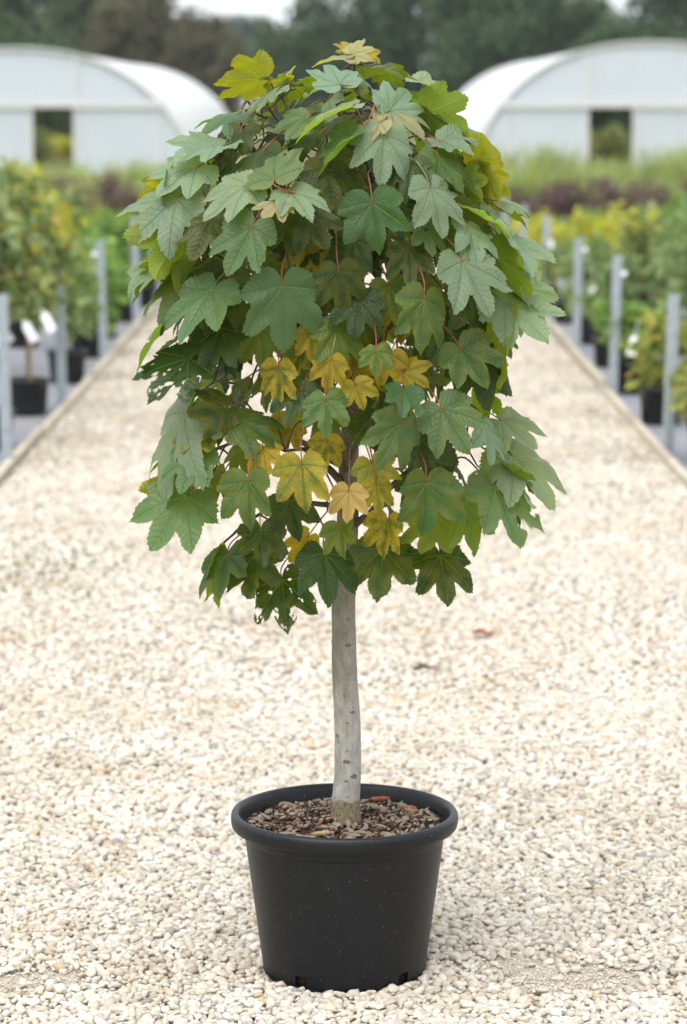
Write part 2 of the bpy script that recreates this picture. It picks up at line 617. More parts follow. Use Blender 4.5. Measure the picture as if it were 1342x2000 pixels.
def scatter(x0, x1, y0, y1, step, smin, smax, zl, seed_layers=1):
    P, S = [], []
    for L in range(seed_layers):
        xs = np.arange(x0, x1, step)
        ys = np.arange(y0, y1, step)
        X, Yg = np.meshgrid(xs, ys)
        X = X.ravel() + rs.uniform(-.5, .5, X.size) * step * 1.15
        Yg = Yg.ravel() + rs.uniform(-.5, .5, X.size) * step * 1.15
        keep = rs.random(X.size) > (bare(X, Yg) * .96 if y0 < 6 else 0)
        keep &= (np.abs(X) < PW - .012)
        keep &= ((X - .002) ** 2 + (Yg - 5.525) ** 2) > .176 ** 2
        X, Yg = X[keep], Yg[keep]
        s = smin + (smax - smin) * rs.beta(1.2, 3.0, X.size)
        z = -.003 + s * .30 + zl * L + rs.uniform(-.002, .003, X.size)
        P.append(np.stack([X, Yg, z], 1)); S.append(s)
    return np.concatenate(P), np.concatenate(S)


grit_x = np.concatenate([rs.normal(.48, .17, 2600), rs.normal(-.62, .12, 1200), rs.normal(-.25, .07, 500), rs.normal(.28, .1, 900)])
grit_y = np.concatenate([rs.normal(5.46, .11, 2600), rs.normal(5.44, .09, 1200), rs.normal(5.72, .05, 500), rs.normal(5.56, .06, 900)])
ok_ = ((grit_x - .002) ** 2 + (grit_y - 5.525) ** 2) > .175 ** 2
grit_s = rs.uniform(.0012, .0040, len(grit_x))
GRIT = (np.stack([grit_x, grit_y, -.0012 + grit_s * .2], 1)[ok_], grit_s[ok_])
A = [GRIT, scatter(-1.05, 1.05, 4.75, 6.3, .0145, .0055, .0180, .005, 2), scatter(-1.05, 1.05, 6.3, 8.2, .0180, .0070, .0215, .006, 2),
     scatter(-PW, PW, 8.2, 13.5, .0245, .0105, .0225, .005, 1),
     scatter(-PW, PW, 13.5, 32.5, .046, .012, .024, .004, 1)]
side = [scatter(-PW, -1.05, 4.75, 8.2, .024, .009, .016, .004, 1), scatter(1.05, PW, 4.75, 8.2, .024, .009, .016, .004, 1)]
pts = np.concatenate([a[0] for a in A + side]); scl = np.concatenate([a[1] for a in A + side])
n = len(pts)
rot = np.stack([rs.normal(0, .28, n), rs.normal(0, .28, n), rs.uniform(0, 6.283, n)], 1)
idx = rs.integers(0, len(STONES), n)
# the 300 nearest stones that show largest become objects of their own
score = scl / (pts[:, 1]) * ((np.abs(pts[:, 0]) < .66 * pts[:, 1] / 5.3) & (pts[:, 1] > 5.28) & (pts[:, 1] < 5.75) & (pts[:, 2] > .002))
big = np.argsort(-score)[:300]
mask = np.ones(n, bool); mask[big] = False
for i in big:
    o = obj('stone', STONES[idx[i]], path, pts[i], rot[i], (scl[i] * 1.08,) * 3)
g = bpy.data.meshes.new('gravel')
gp, gs, gr, gi = pts[mask], scl[mask], rot[mask], idx[mask]
g.from_pydata([tuple(v) for v in gp], [], [])
for nm, ty, arr, key in (('scl', 'FLOAT', gs, 'value'), ('rot', 'FLOAT_VECTOR', gr, 'vector'), ('idx', 'INT', gi, 'value')):
    at = g.attributes.new(nm, ty, 'POINT')
    at.data.foreach_set(key, np.ascontiguousarray(arr).ravel().astype(np.int32 if ty == 'INT' else np.float32))
gravel = obj('gravel', g)
tag(gravel, 'loose cream limestone gravel covering the path', 'gravel', kind='stuff')
ng = bpy.data.node_groups.new('gravel_scatter', 'GeometryNodeTree')
ng.interface.new_socket('Geometry', in_out='INPUT', socket_type='NodeSocketGeometry')
ng.interface.new_socket('Geometry', in_out='OUTPUT', socket_type='NodeSocketGeometry')
gin = ng.nodes.new('NodeGroupInput'); gout = ng.nodes.new('NodeGroupOutput')
iop = ng.nodes.new('GeometryNodeInstanceOnPoints')
ci = ng.nodes.new('GeometryNodeCollectionInfo')
ci.inputs['Collection'].default_value = proto
ci.inputs['Separate Children'].default_value = True
ci.inputs['Reset Children'].default_value = True


def named(name, ty):
    nd = ng.nodes.new('GeometryNodeInputNamedAttribute')
    nd.data_type = ty
    nd.inputs[0].default_value = name
    return next(s for s in nd.outputs if s.enabled and s.name == 'Attribute')


e2r = ng.nodes.new('FunctionNodeEulerToRotation')
L_ = ng.links.new
L_(gin.outputs[0], iop.inputs['Points']); L_(ci.outputs[0], iop.inputs['Instance'])
iop.inputs['Pick Instance'].default_value = True
L_(named('idx', 'INT'), iop.inputs['Instance Index'])
L_(named('rot', 'FLOAT_VECTOR'), e2r.inputs[0]); L_(e2r.outputs[0], iop.inputs['Rotation'])
L_(named('scl', 'FLOAT'), iop.inputs['Scale'])
L_(iop.outputs[0], gout.inputs[0])
gm = gravel.modifiers.new('scatter', 'NODES'); gm.node_group = ng


# ------------------------------------------------------------------ foliage meshes
def leaf_cards(q, pos, size, r, up=.35, aspect=1.7):
    """one bent four-point leaf"""
    d = Vector((r.gauss(0, 1), r.gauss(0, 1), r.gauss(0, .7) - up * .2)).normalized()
    n_ = Vector((r.gauss(0, .7), r.gauss(0, .7), r.gauss(0, .7) + 1.0))
    s = d.cross(n_)
    if s.length < 1e-3:
        return
    s.normalize()
    n_ = s.cross(d)
    L = size * r.uniform(.7, 1.3)
    w = L / aspect * .5
    p0 = Vector(pos)
    q.add([p0, p0 + d * L * .5 + s * w, p0 + d * L - n_ * L * .18, p0 + d * L * .5 - s * w], [(0, 1, 2), (0, 2, 3)])


def crown_mesh(name, mat, seed, n_, rx, rz, size, clumps=14, flat=.0, spread=.34, ragged=1.0):
    r = random.Random(seed)
    q = MB()
    C = []
    for _ in range(clumps):
        while True:
            c = Vector((r.uniform(-1, 1), r.uniform(-1, 1), r.uniform(-1, 1)))
            if c.length < 1:
                break
        c *= .78 + .22 * r.random() * ragged
        C.append((c, r.uniform(.6, 1.2)))
    for i in range(n_):
        c, k = C[r.randrange(clumps)]
        while True:
            v = Vector((r.gauss(0, 1), r.gauss(0, 1), r.gauss(0, 1)))
            if v.length > .2:
                break
        v = v.normalized() * spread * k * (r.random() ** .45)
        p_ = c + v
        leaf_cards(q, (p_.x * rx, p_.y * rx, p_.z * rz), size, r)
    return q.mesh(name, mat)


def grass_mesh(name, mat, seed, n_, rx, h):
    r = random.Random(seed)
    q = MB()
    for i in range(n_):
        a = r.uniform(0, 6.28); rr = rx * .5 * math.sqrt(r.random())
        b = Vector((rr * math.cos(a), rr * math.sin(a), 0))
        lean = Vector((math.cos(a), math.sin(a), 0)) * rx * r.uniform(.1, .9)
        hh = h * r.uniform(.5, 1.05)
        w = Vector((-math.sin(a + r.uniform(-1, 1)), math.cos(a), 0)).normalized() * r.uniform(.006, .014)
        m1 = b + lean * .35 + Vector((0, 0, hh * .6)); t = b + lean + Vector((0, 0, hh))
        q.add([b - w, b + w, m1 + w, m1 - w, t], [(0, 1, 2, 3), (3, 2, 4)])
        for _ in range(3):
            leaf_cards(q, m1.lerp(t, r.random()), .06, r)
    return q.mesh(name, mat)


# ------------------------------------------------------------------ far trees behind the tunnels
random.seed(1)
TREE = {}
for k, sd in (('f_tree1', 3), ('f_tree2', 5), ('f_tree3', 8), ('f_tree4', 9)):
    TREE[k] = [crown_mesh('crown', M[k], sd * 10 + j, 8500, 1.0, 1.0, .10, 60, spread=.32) for j in range(2)]


def tree_trunk_mesh(seed, h, r0):
    r = random.Random(seed)
    q = MB()
    pts_ = [(r.gauss(0, .05) * i, r.gauss(0, .05) * i, h * i / 5) for i in range(6)]
    q.tube(catmull(pts_, 3), [r0 * (1 - .75 * i / 15) for i in range(16)], 8)
    for k in range(5):
        a = r.uniform(0, 6.28); z = h * r.uniform(.45, .8)
        b = Vector((0, 0, z)); t = b + Vector((math.cos(a), math.sin(a), .9)) * h * .28
        q.tube(catmull([b, b.lerp(t, .5) + Vector((0, 0, .1)), t], 3), [r0 * .4 * (1 - .8 * i / 6) for i in range(7)], 6)
    return q.mesh('trunk', M['treebark'], True)


TRUNKS = [tree_trunk_mesh(i, 1.0, .035) for i in range(3)]
SP = {'f_tree1': 'dark green', 'f_tree2': 'mid green', 'f_tree3': 'bronze brown', 'f_tree4': 'haze-tinted'}
# x, y, height, crown half width, kind, label
FAR = [
    (-14.2, 98, 11.5, 3.4, 'f_tree1', 'tall dark green tree behind the left polytunnel, at the left edge'),
    (-11.4, 104, 10.6, 3.0, 'f_tree2', 'mid green tree behind the left polytunnel, next to the leftmost dark one'),
    (-8.9, 96, 6.4, 2.5, 'f_tree2', 'rounded mid green tree rising over the crown of the left polytunnel'),
    (-6.3, 92, 6.0, 2.2, 'f_tree3', 'bronze brown tree beyond the sloping end of the left polytunnel'),
    (-4.4, 90, 4.6, 1.6, 'f_tree3', 'small brown-green tree low beside the left polytunnel'),
    (-8.5, 190, 7.6, 6.0, 'f_tree4', 'distant haze-tinted tree in the gap left of the sycamore crown'),
    (-1.5, 200, 7.6, 6.0, 'f_tree4', 'distant haze-tinted tree just left of the sycamore top'),
    (-2.0, 110, 4.9, 2.1, 'f_tree2', 'low mid green tree behind the left shoulder of the sycamore crown'),
    (0.6, 98, 6.2, 2.5, 'f_tree1', 'dark green tree directly behind the sycamore top'),
    (3.1, 95, 8.4, 2.5, 'f_tree1', 'dark green tree just right of the sycamore top'),
    (5.6, 102, 9.4, 2.6, 'f_tree1', 'dense dark green tree left of the right polytunnel'),
    (8.1, 106, 5.6, 2.3, 'f_tree1', 'shorter dark tree behind the right polytunnel with sky above it'),
    (9.9, 118, 6.6, 2.0, 'f_tree2', 'thin mid green tree with sky gaps over the right polytunnel'),
    (12.2, 100, 7.4, 2.4, 'f_tree1', 'tall dark green tree above the right polytunnel'),
    (14.4, 98, 10.4, 3.0, 'f_tree1', 'tall dark green tree at the right edge behind the right polytunnel'),
    (-19.5, 100, 11.0, 3.6, 'f_tree2', 'mid green tree standing outermost on the left behind the polytunnels'),
    (-25.5, 106, 11.5, 3.8, 'f_tree1', 'dark green tree outermost on the left of the tree line'),
    (19.6, 101, 10.5, 3.5, 'f_tree2', 'mid green tree standing outermost on the right behind the polytunnels'),
    (25.5, 106, 11.5, 3.8, 'f_tree1', 'dark green tree outermost on the right of the tree line'),
    (4.3, 88, 4.4, 1.8, 'f_tree1', 'low dark green tree hugging the left side of the right polytunnel'),
    (-10.0, 86, 4.0, 2.2, 'f_tree1', 'low dark green tree seen through the open door of the left polytunnel'),
    (8.9, 86, 4.2, 2.3, 'f_tree1', 'low dark green tree seen through the open door of the right polytunnel'),
]
for _ in range(18):
    rnd.random()
for i, (x, y, h, rw, k, lab) in enumerate(FAR):
    t = empty('broadleaf_tree', (x, y, 0), 2.4 * i)
    tag(t, lab, 'tree', 'trees behind the polytunnels')
    obj('trunk', TRUNKS[i % 3], t, scl=(h * .9, h * .9, h * .9))
    obj('crown', TREE[k][i % 2], t, (0, 0, h * .56), scl=(rw, rw, h * .46))

# ------------------------------------------------------------------ polytunnels
def arch(x, hw, H):
    return H * max(0.0, 1 - abs(x / hw) ** 2.25) ** .5


def polytunnel(cx, y0, y1, hw, H, doors, full, label, brace):
    t = empty('polytunnel', (cx, y0, 0))
    tag(t, label, 'polytunnel', 'white polytunnels at the end of the path')
    n_ = 36
    xs = [-hw * math.cos(math.pi * i / n_) for i in range(n_ + 1)]
    prof = [(x, arch(x, hw, H)) for x in xs]
    ny = 26
    V, Fc = [], []
    for j in range(ny + 1):
        yy = (y1 - y0) * j / ny
        sag = .018 * math.sin(j * math.pi / 2) ** 2
        for x, z in prof:
            V.append((x * (1 - sag * .4), yy, z * (1 - sag * .5)))
    for j in range(ny):
        for i in range(n_):
            a = j * (n_ + 1) + i
            Fc.append((a, a + 1, a + n_ + 2, a + n_ + 1))
    q = MB(); q.add(V, Fc); q.build('cover', M['film'], t, True)
    hoop = MB(); hoop.tube([(x * .985, 0, z * .985) for x, z in prof], .03, 6)
    hm = hoop.mesh('hoop', M['hoop'], True)
    for j in range(0, ny + 1, 2):
        obj('hoop', hm, t, (0, (y1 - y0) * j / ny + (.04 if j == 0 else -.04 if j == ny else 0), 0))
    edge = MB(); edge.tube([(x * 1.002, 0, z * 1.002) for x, z in prof], .022, 6)
    em = edge.mesh('cover_edge', M['rail'], True)
    for yy in (0, y1 - y0):
        obj('cover_edge', em, t, (0, yy, 0))
    LZ = 1.70
    bars = [-hw * .80, doors[0], doors[1], doors[2], hw * .80]
    bars = sorted(bars)
    for end, yy in ((0, .06), (1, y1 - y0 - .06)):
        for b in bars:
            q = MB(); q.box(b - .035, b + .035, yy - .04, yy + .04, 0, (LZ - .07 if b in doors and b != full else arch(b, hw, H) - .03))
            q.build('door_post' if b in doors else 'end_post', M['rail'], t)
        q = MB(); q.box(-hw * .84, hw * .84, yy - .085, yy - .05, LZ - .07, LZ + .07); q.build('lintel', M['rail'], t)
        if end:
            continue          # the far end stands open
        edges = [-hw * .985] + bars + [hw * .985]
        for a, b in zip(edges[:-1], edges[1:]):
            for lo in (0, 1):
                if not lo and a == doors[0] and b == doors[1]:
                    continue          # the open doorway
                V, Fc = [], []
                k = 8
                base = LZ + .0 if lo else .02
                for i in range(k + 1):
                    x = a + (b - a) * i / k
                    top = arch(x, hw, H) - .02
                    zt = max(base, top) if lo else min(LZ, top)
                    V += [(x, yy, min(base, zt)), (x, yy + .012 * math.sin(i * 2.1), zt)]
                for i in range(k):
                    Fc.append((2 * i, 2 * i + 2, 2 * i + 3, 2 * i + 1))
                q = MB(); q.add(V, Fc); q.build('end_panel', M['film_end'], t, True)
    if brace:
        q = MB(); q.tube([(brace[0], .16, brace[1]), (brace[2], 1.9, brace[3])], .03, 6); q.build('brace', M['rail'], t)
    q = MB(); q.tube([(0, .0, H * .975), (0, y1 - y0, H * .975)], .025, 6); q.build('ridge_pole', M['hoop'], t)
    return t


polytunnel(-6.43, 55, 80, 3.5, 2.78, (.26, 1.14, -.75), 1.14, 'white polytunnel with an open doorway to the left of the path end', None)
polytunnel(6.02, 55, 80, 3.5, 2.90, (-1.22, -.28, .72), -1.22, 'white polytunnel with an open doorway to the right of the path end', (.4, 1.7, 2.2, .6))
# ------------------------------------------------------------------ potted nursery stock beside the path
ORD = ['first', 'second', 'third', 'fourth', 'fifth', 'sixth', 'seventh', 'eighth', 'ninth', 'tenth', 'eleventh', 'twelfth']


def pot_mesh():
    q = MB()
    q.lathe([(.10, .0), (.105, .004), (.122, .19), (.130, .19), (.132, .205), (.128, .212), (.120, .210), (.117, .18), (.0005, .178)], 24, cap_bottom=True)
    return q.mesh('pot', M['blackpot'], True)


POT = pot_mesh()
SPEC = {}
for k, (n_, rx, rz, size, cl, word) in {
    'f_olive': (760, 1, 1, .31, 26, 'olive green shrub with yellow tints'), 'f_green': (620, 1, 1, .31, 18, 'bright green shrub'),
    'f_sage': (640, 1, 1, .31, 20, 'grey-green shrub'), 'f_yellow': (520, 1, 1, .29, 16, 'yellow-leaved shrub'),
    'f_lime': (480, 1, 1, .31, 14, 'low yellow-green shrub'), 'f_purple': (640, 1, 1, .18, 18, 'purple-brown shrub')}.items():
    SPEC[k] = ([crown_mesh('crown', M[k], 100 + 7 * j + len(k), n_, rx, rz, size, cl, spread=.42) for j in range(3)], word)
GRASS = [grass_mesh('crown', M['f_pale'], 300 + j, 130, .32, 1.0) for j in range(3)]


def stem_mesh(seed):
    r = random.Random(seed)
    q = MB()
    for k in range(3):
        a = r.uniform(0, 6.28)
        t = Vector((math.cos(a) * .16, math.sin(a) * .16, 1))
        q.tube(catmull([(0, 0, 0), Vector((t.x * .2, t.y * .2, .45)), t], 4), [.016 * (1 - .6 * i / 8) for i in range(9)], 6)
    return q.mesh('stem', M['wood'], True)


STEMS = [stem_mesh(i) for i in range(3)]
count = [0]


def potted(x, y, kind, top, hw, lo, label, group, cane=False):
    """pot on the fabric, stems, and a crown from height lo to top"""
    i = count[0]; count[0] += 1
    t = empty('potted_shrub', (x, y, -.010), rnd.uniform(0, 6.28))
    tag(t, label, 'shrub', group)
    obj('pot', POT, t)
    obj('stem', STEMS[i % 3], t, (0, 0, .175), scl=(hw * 1.6, hw * 1.6, (lo + top) / 2 - .175))
    obj('crown', SPEC[kind][0][i % 3], t, (0, 0, (lo + top) / 2), scl=(hw, hw, (top - lo) / 2))
    if cane:
        q = MB(); q.tube([(.04, .02, .17), (.045, .02, top * .8)], .009, 6); q.build('cane', M['cane'], t)
    return t


# (distance, kind, top height, half width, crown foot, cane)
ROWS = {
    ('left', -1.80, 'front row'): [(14.2, 'f_olive', 1.25, .27, .68, 1), (15.8, 'f_olive', 1.38, .30, .62, 1), (17.6, 'f_sage', .92, .22, .30, 0), (19.4, 'f_green', .82, .27, .19, 0),
                                   (21.0, 'f_green', .80, .25, .2, 0), (22.6, 'f_green', .95, .27, .2, 0), (24.2, 'f_green', .80, .25, .2, 0), (25.8, 'f_sage', .72, .26, .2, 0), (28.0, 'f_green', .64, .26, .2, 0), (30.4, 'f_lime', .55, .27, .2, 0)],
    ('left', -2.38, 'second row'): [(18.2, 'f_olive', 1.36, .30, .35, 1), (20.2, 'f_yellow', 1.28, .30, .4, 1), (22.2, 'f_yellow', 1.10, .27, .3, 0), (24.2, 'f_olive', 1.02, .28, .25, 0),
                                    (26.4, 'f_lime', .78, .27, .2, 0), (28.6, 'f_yellow', .66, .27, .2, 0), (31.0, 'f_lime', .55, .28, .15, 0)],
    ('left', -3.0, 'third row'): [(23.4, 'f_olive', 1.35, .33, .3, 1), (25.6, 'f_yellow', 1.22, .30, .3, 0), (28.0, 'f_olive', .78, .30, .15, 0), (30.4, 'f_green', .62, .30, .1, 0), (32.8, 'f_lime', .52, .3, .1, 0)],
    ('left', -3.65, 'fourth row'): [(28.5, 'f_olive', .85, .34, .2, 0), (31.0, 'f_yellow', .66, .32, .1, 0), (33.4, 'f_olive', .5, .32, .1, 0)],
    ('right', 1.80, 'front row'): [(13.75, 'f_lime', .55, .27, .17, 0), (15.35, 'f_lime', .62, .29, .17, 0), (17.0, 'f_green', .58, .25, .18, 0), (18.7, 'f_sage', .78, .22, .24, 0), (20.5, 'f_sage', .80, .25, .22, 0),
                                   (22.4, 'f_sage', .74, .24, .22, 0), (24.3, 'f_yellow', .84, .27, .25, 0), (26.4, 'f_yellow', .74, .25, .2, 0), (28.6, 'f_lime', .58, .26, .15, 0), (30.8, 'f_sage', .5, .26, .15, 0)],
    ('right', 2.40, 'second row'): [(17.6, 'f_sage', 1.02, .30, .30, 1), (19.6, 'f_sage', 1.06, .31, .28, 1), (21.8, 'f_olive', .92, .30, .26, 0), (24.0, 'f_yellow', .88, .30, .18, 0), (26.2, 'f_yellow', .80, .29, .18, 0),
                                    (28.4, 'f_yellow', .62, .27, .15, 0), (31.0, 'f_sage', .5, .28, .15, 0)],
    ('right', 3.0, 'third row'): [(22.8, 'f_sage', 1.02, .33, .3, 0), (25.2, 'f_green', .92, .32, .2, 0), (27.6, 'f_yellow', .68, .3, .1, 0), (30.0, 'f_sage', .62, .32, .1, 0), (32.6, 'f_green', .52, .3, .1, 0)],
    ('right', 3.65, 'fourth row'): [(28.2, 'f_sage', .72, .35, .1, 0), (30.8, 'f_green', .62, .33, .1, 0), (33.4, 'f_sage', .5, .33, .1, 0)],
}
for (side_, x, row), L in ROWS.items():
    for i, (y, k, top, hw, lo, cane) in enumerate(L):
        potted(x + rnd.uniform(-.05, .05), y, k, top, hw, lo,
               'potted %s, %s from the camera in the %s %s' % (SPEC[k][1], ORD[i], side_, row), 'potted shrubs in rows beside the path', cane)

# planting beyond the pots: purple shrubs, then pale tall perennials in front of the tunnels
i = 0
for side_, xs, ys in (('left', (-4.9, -4.3, -3.75, -3.2, -2.65, -2.1), 37.0), ('right', (2.1, 2.65, 3.2, 3.75, 4.3, 4.9), 37.0)):
    for j, x in enumerate(xs):
        t = empty('purple_shrub', (x, ys + rnd.uniform(-.8, .8), 0), rnd.uniform(0, 6.28))
        order = j if side_ == 'left' else j
        tag(t, 'purple-brown shrub in the bed past the %s pots, %s counted from the left' % (side_, ORD[order]), 'shrub', 'purple shrubs beyond the pots')
        h = rnd.uniform(.70, .86)
        obj('stem', STEMS[i % 3], t, scl=(.5, .5, h * .6))
        obj('crown', SPEC['f_purple'][0][i % 3], t, (0, 0, h * .52), scl=(.46, .46, h * .5))
        i += 1
for x, y, h, w in [(-1.5, 39, .6, .4), (-.9, 38.5, .55, .4), (-.3, 39, .5, .4), (.3, 38.5, .5, .4), (.9, 39, .55, .4), (1.5, 38.5, .6, .4)]:
    t = empty('low_green_shrub', (x, y, 0), rnd.uniform(0, 6.28))
    tag(t, 'low green shrub closing the far end of the path, %s from the left' % ORD[int((x + 1.5) / .6 + .5)], 'shrub', 'low shrubs across the path end')
    obj('stem', STEMS[i % 3], t, scl=(.5, .5, h * .6))
    obj('crown', SPEC['f_green'][0][i % 3], t, (0, 0, h * .52), scl=(w, w, h * .5)); i += 1
PERENN = []
for side_, sg in (('left', -1), ('right', 1)):
    for row, yy, hmin, hmax in ((0, 41.5, .60, .88), (1, 45.5, .62, .9), (2, 50.0, .6, .88)):
        for j in range(11):
            PERENN.append((sg * (1.4 + j * .52 + rnd.uniform(-.15, .15)), yy + rnd.uniform(-1.2, 1.2), rnd.uniform(hmin, hmax) * (1.28 if sg > 0 and row else 1), side_, row, j))
for x, y, h, side_, row, j in PERENN:
    t = empty('tall_grass_clump', (x, y, 0), rnd.uniform(0, 6.28))
    tag(t, 'pale tall perennial before the %s polytunnel, %s from the path in its %s row' % (side_, ORD[j], ORD[row]), 'perennial',
        'tall pale perennials in front of the polytunnels')
    obj('crown', GRASS[j % 3], t, scl=(1.25, 1.25, h))
# vegetation seen through the tunnels
for x, y, h, k, lab in [(-9.2, 84, .95, 'f_olive', 'olive bush beyond the open left polytunnel door'), (-8.2, 83, .8, 'f_yellow', 'golden bush beyond the open left polytunnel door'),
                        (-7.6, 66, .9, 'f_olive', 'olive bush growing inside the left polytunnel'), (7.0, 84, .9, 'f_yellow', 'golden bush beyond the open right polytunnel door'),
                        (8.1, 83, .95, 'f_olive', 'olive bush beyond the open right polytunnel door'), (6.1, 66, 1.0, 'f_lime', 'yellow-green bush growing inside the right polytunnel')]:
    t = empty('bush', (x, y, 0), rnd.uniform(0, 6.28))
    tag(t, lab, 'bush')
    obj('stem', STEMS[0], t, scl=(.8, .8, h * .5))
    obj('crown', SPEC[k][0][1], t, (0, 0, h * .55), scl=(h * .6, h * .6, h * .5))

# ------------------------------------------------------------------ galvanised posts
def post_mesh(h):
    q = MB()
    w, c = .027, .006
    ring = [(-w + c, -w), (w - c, -w), (w, -w + c), (w, w - c), (w - c, w), (-w + c, w), (-w, w - c), (-w, -w + c)]
    V = [(x, y, -.15) for x, y in ring] + [(x, y, h) for x, y in ring] + [(x * .86, y * .86, h) for x, y in ring] + [(x * .86, y * .86, h - .06) for x, y in ring]
    Fc = []
    for L in range(3):
        for k in range(8):
            k2 = (k + 1) % 8
            Fc.append((L * 8 + k, L * 8 + k2, L * 8 + 8 + k2, L * 8 + 8 + k))
    Fc.append(tuple(24 + k for k in range(8)))
    q.add(V, Fc)
    return q.mesh('post', M['steel'])


PM = post_mesh(.84)
bolt = MB(); bolt.lathe([(.0005, -.004), (.010, -.004), (.010, .004), (.0005, .006)], 10)
BOLT = bolt.mesh('bolt', M['steel'], True)
insul = MB(); insul.lathe([(.0005, -.03), (.016, -.028), (.024, -.012), (.018, 0), (.026, .014), (.014, .03), (.0005, .032)], 14)
INS = insul.mesh('insulator', M['tag'], True)
POSTS = {'left': (-1.655, [13.5, 16.2, 19.05, 22.1, 25.1, 28.0, 31.0]), 'right': (1.655, [14.0, 16.9, 19.6, 22.8, 25.7, 28.6, 31.5])}
for side_, (x, L) in POSTS.items():
    sg = -1 if side_ == 'left' else 1
    for i, y in enumerate(L):
        t = empty('steel_post', (x, y, -.01))
        t.rotation_euler = (R(rnd.uniform(-.6, .6)), R(sg * rnd.uniform(.6, 1.6)), R(rnd.uniform(-4, 4)))
        tag(t, 'galvanised steel post beside the path on the %s, %s from the camera' % (side_, ORD[i]), 'post', 'steel posts along the path')
        obj('shaft', PM, t, scl=(1, 1, 1 + rnd.uniform(-.03, .03)))
        for zz in (.2, .62):
            obj('bolt', BOLT, t, (0, -.030, zz), (R(90), 0, 0))
        if (side_, i) in (('left', 2), ('right', 1), ('right', 2)):
            obj('insulator', INS, t, (.035 * (-1 if side_ == 'left' else 1), -.01, .74), (0, R(90), 0), (.8, .8, .8))

# white plant tags
tm = MB()
tm.add([(-.025, 0, 0), (.025, 0, 0), (.025, 0, .10), (.008, 0, .125), (-.008, 0, .125), (-.025, 0, .10),
        (-.025, .003, 0), (.025, .003, 0), (.025, .003, .10), (.008, .003, .125), (-.008, .003, .125), (-.025, .003, .10)],
       [(0, 1, 2, 3, 4, 5), (11, 10, 9, 8, 7, 6)] + [(k, (k + 1) % 6 + 6 - 0, 0, 0)[:0] or (k, k + 6, (k + 1) % 6 + 6, (k + 1) % 6) for k in range(6)])
tm.tube([(0, .0015, .12), (0, .0015, .22)], .0022, 5)
TAGM = tm.mesh('plant_tag', M['tag'])
TAGS = [(-1.80, 13.9, .50, 35, 'white plant tag at the left edge of the picture, beside the first left post'),
        (-1.735, 14.4, .53, -35, 'white plant tag nearest the first left post, hanging aslant'), (-1.665, 14.9, .49, -30, 'middle white plant tag between the two nearest left posts'),
        (-1.60, 15.2, .52, -32, 'white plant tag just before the second left post'), (1.71, 14.35, .24, -8, 'white plant tag hanging low beside the nearest right post'),
        (1.80, 20.1, .35, 3, 'white plant tag on the fifth pot of the right front row'),        (1.78, 23.9, .50, 0, 'white plant tag by the fourth right post'), (1.74, 16.7, .25, 10, 'white plant tag low by the second right post')]
for x, y, z, a, lab in TAGS:
    o = obj('plant_tag', TAGM, None, (x, y, z), (R(-12), R(a), R(rnd.uniform(-15, 15))))
    tag(o, lab, 'tag', 'white plant tags')

# weeds creeping through the gravel
q = MB()
r_ = random.Random(3)
for cx, cy, sx, sy, k in [(-1.22, 10.6, .22, .35, 260), (-1.05, 10.2, .2, .25, 120), (-1.45, 9.9, .1, .4, 160), (-1.45, 14, .08, 3.5, 240), (1.45, 14, .08, 3.5, 200), (1.15, 12.6, .2, .4, 120), (-.75, 13.2, .3, .4, 70)]:
    for _ in range(k):
        x = cx + r_.gauss(0, sx); y = cy + r_.gauss(0, sy)
        if abs(x) < PW - .02:
            leaf_cards(q, (x, y, .006), .022, r_, up=-1.5)
tag(q.build('weeds', M['f_weed']), 'sparse green weeds and moss growing through the gravel', 'weeds', kind='stuff')

# fallen litter on the path
def curled(name, L, w, mat, seed):
    q = MB(); V, Fc = [], []
    r = random.Random(seed); nx, ny = 10, 6
    for i in range(nx + 1):
        t = i / nx
        ww = w * math.sin(math.pi * min(1, t * .95 + .03)) ** .7 * (1 + .15 * r.uniform(-1, 1))
        for j in range(ny + 1):
            s = j / ny * 2 - 1
            V.append((L * (t - .5), s * ww, .35 * w * s * s + .25 * w * math.sin(t * 5)))
    for i in range(nx):
        for j in range(ny):
            a = i * (ny + 1) + j
            Fc.append((a, a + ny + 1, a + ny + 2, a + 1))
    q.add(V, Fc)
    return q.mesh(name, mat, True)


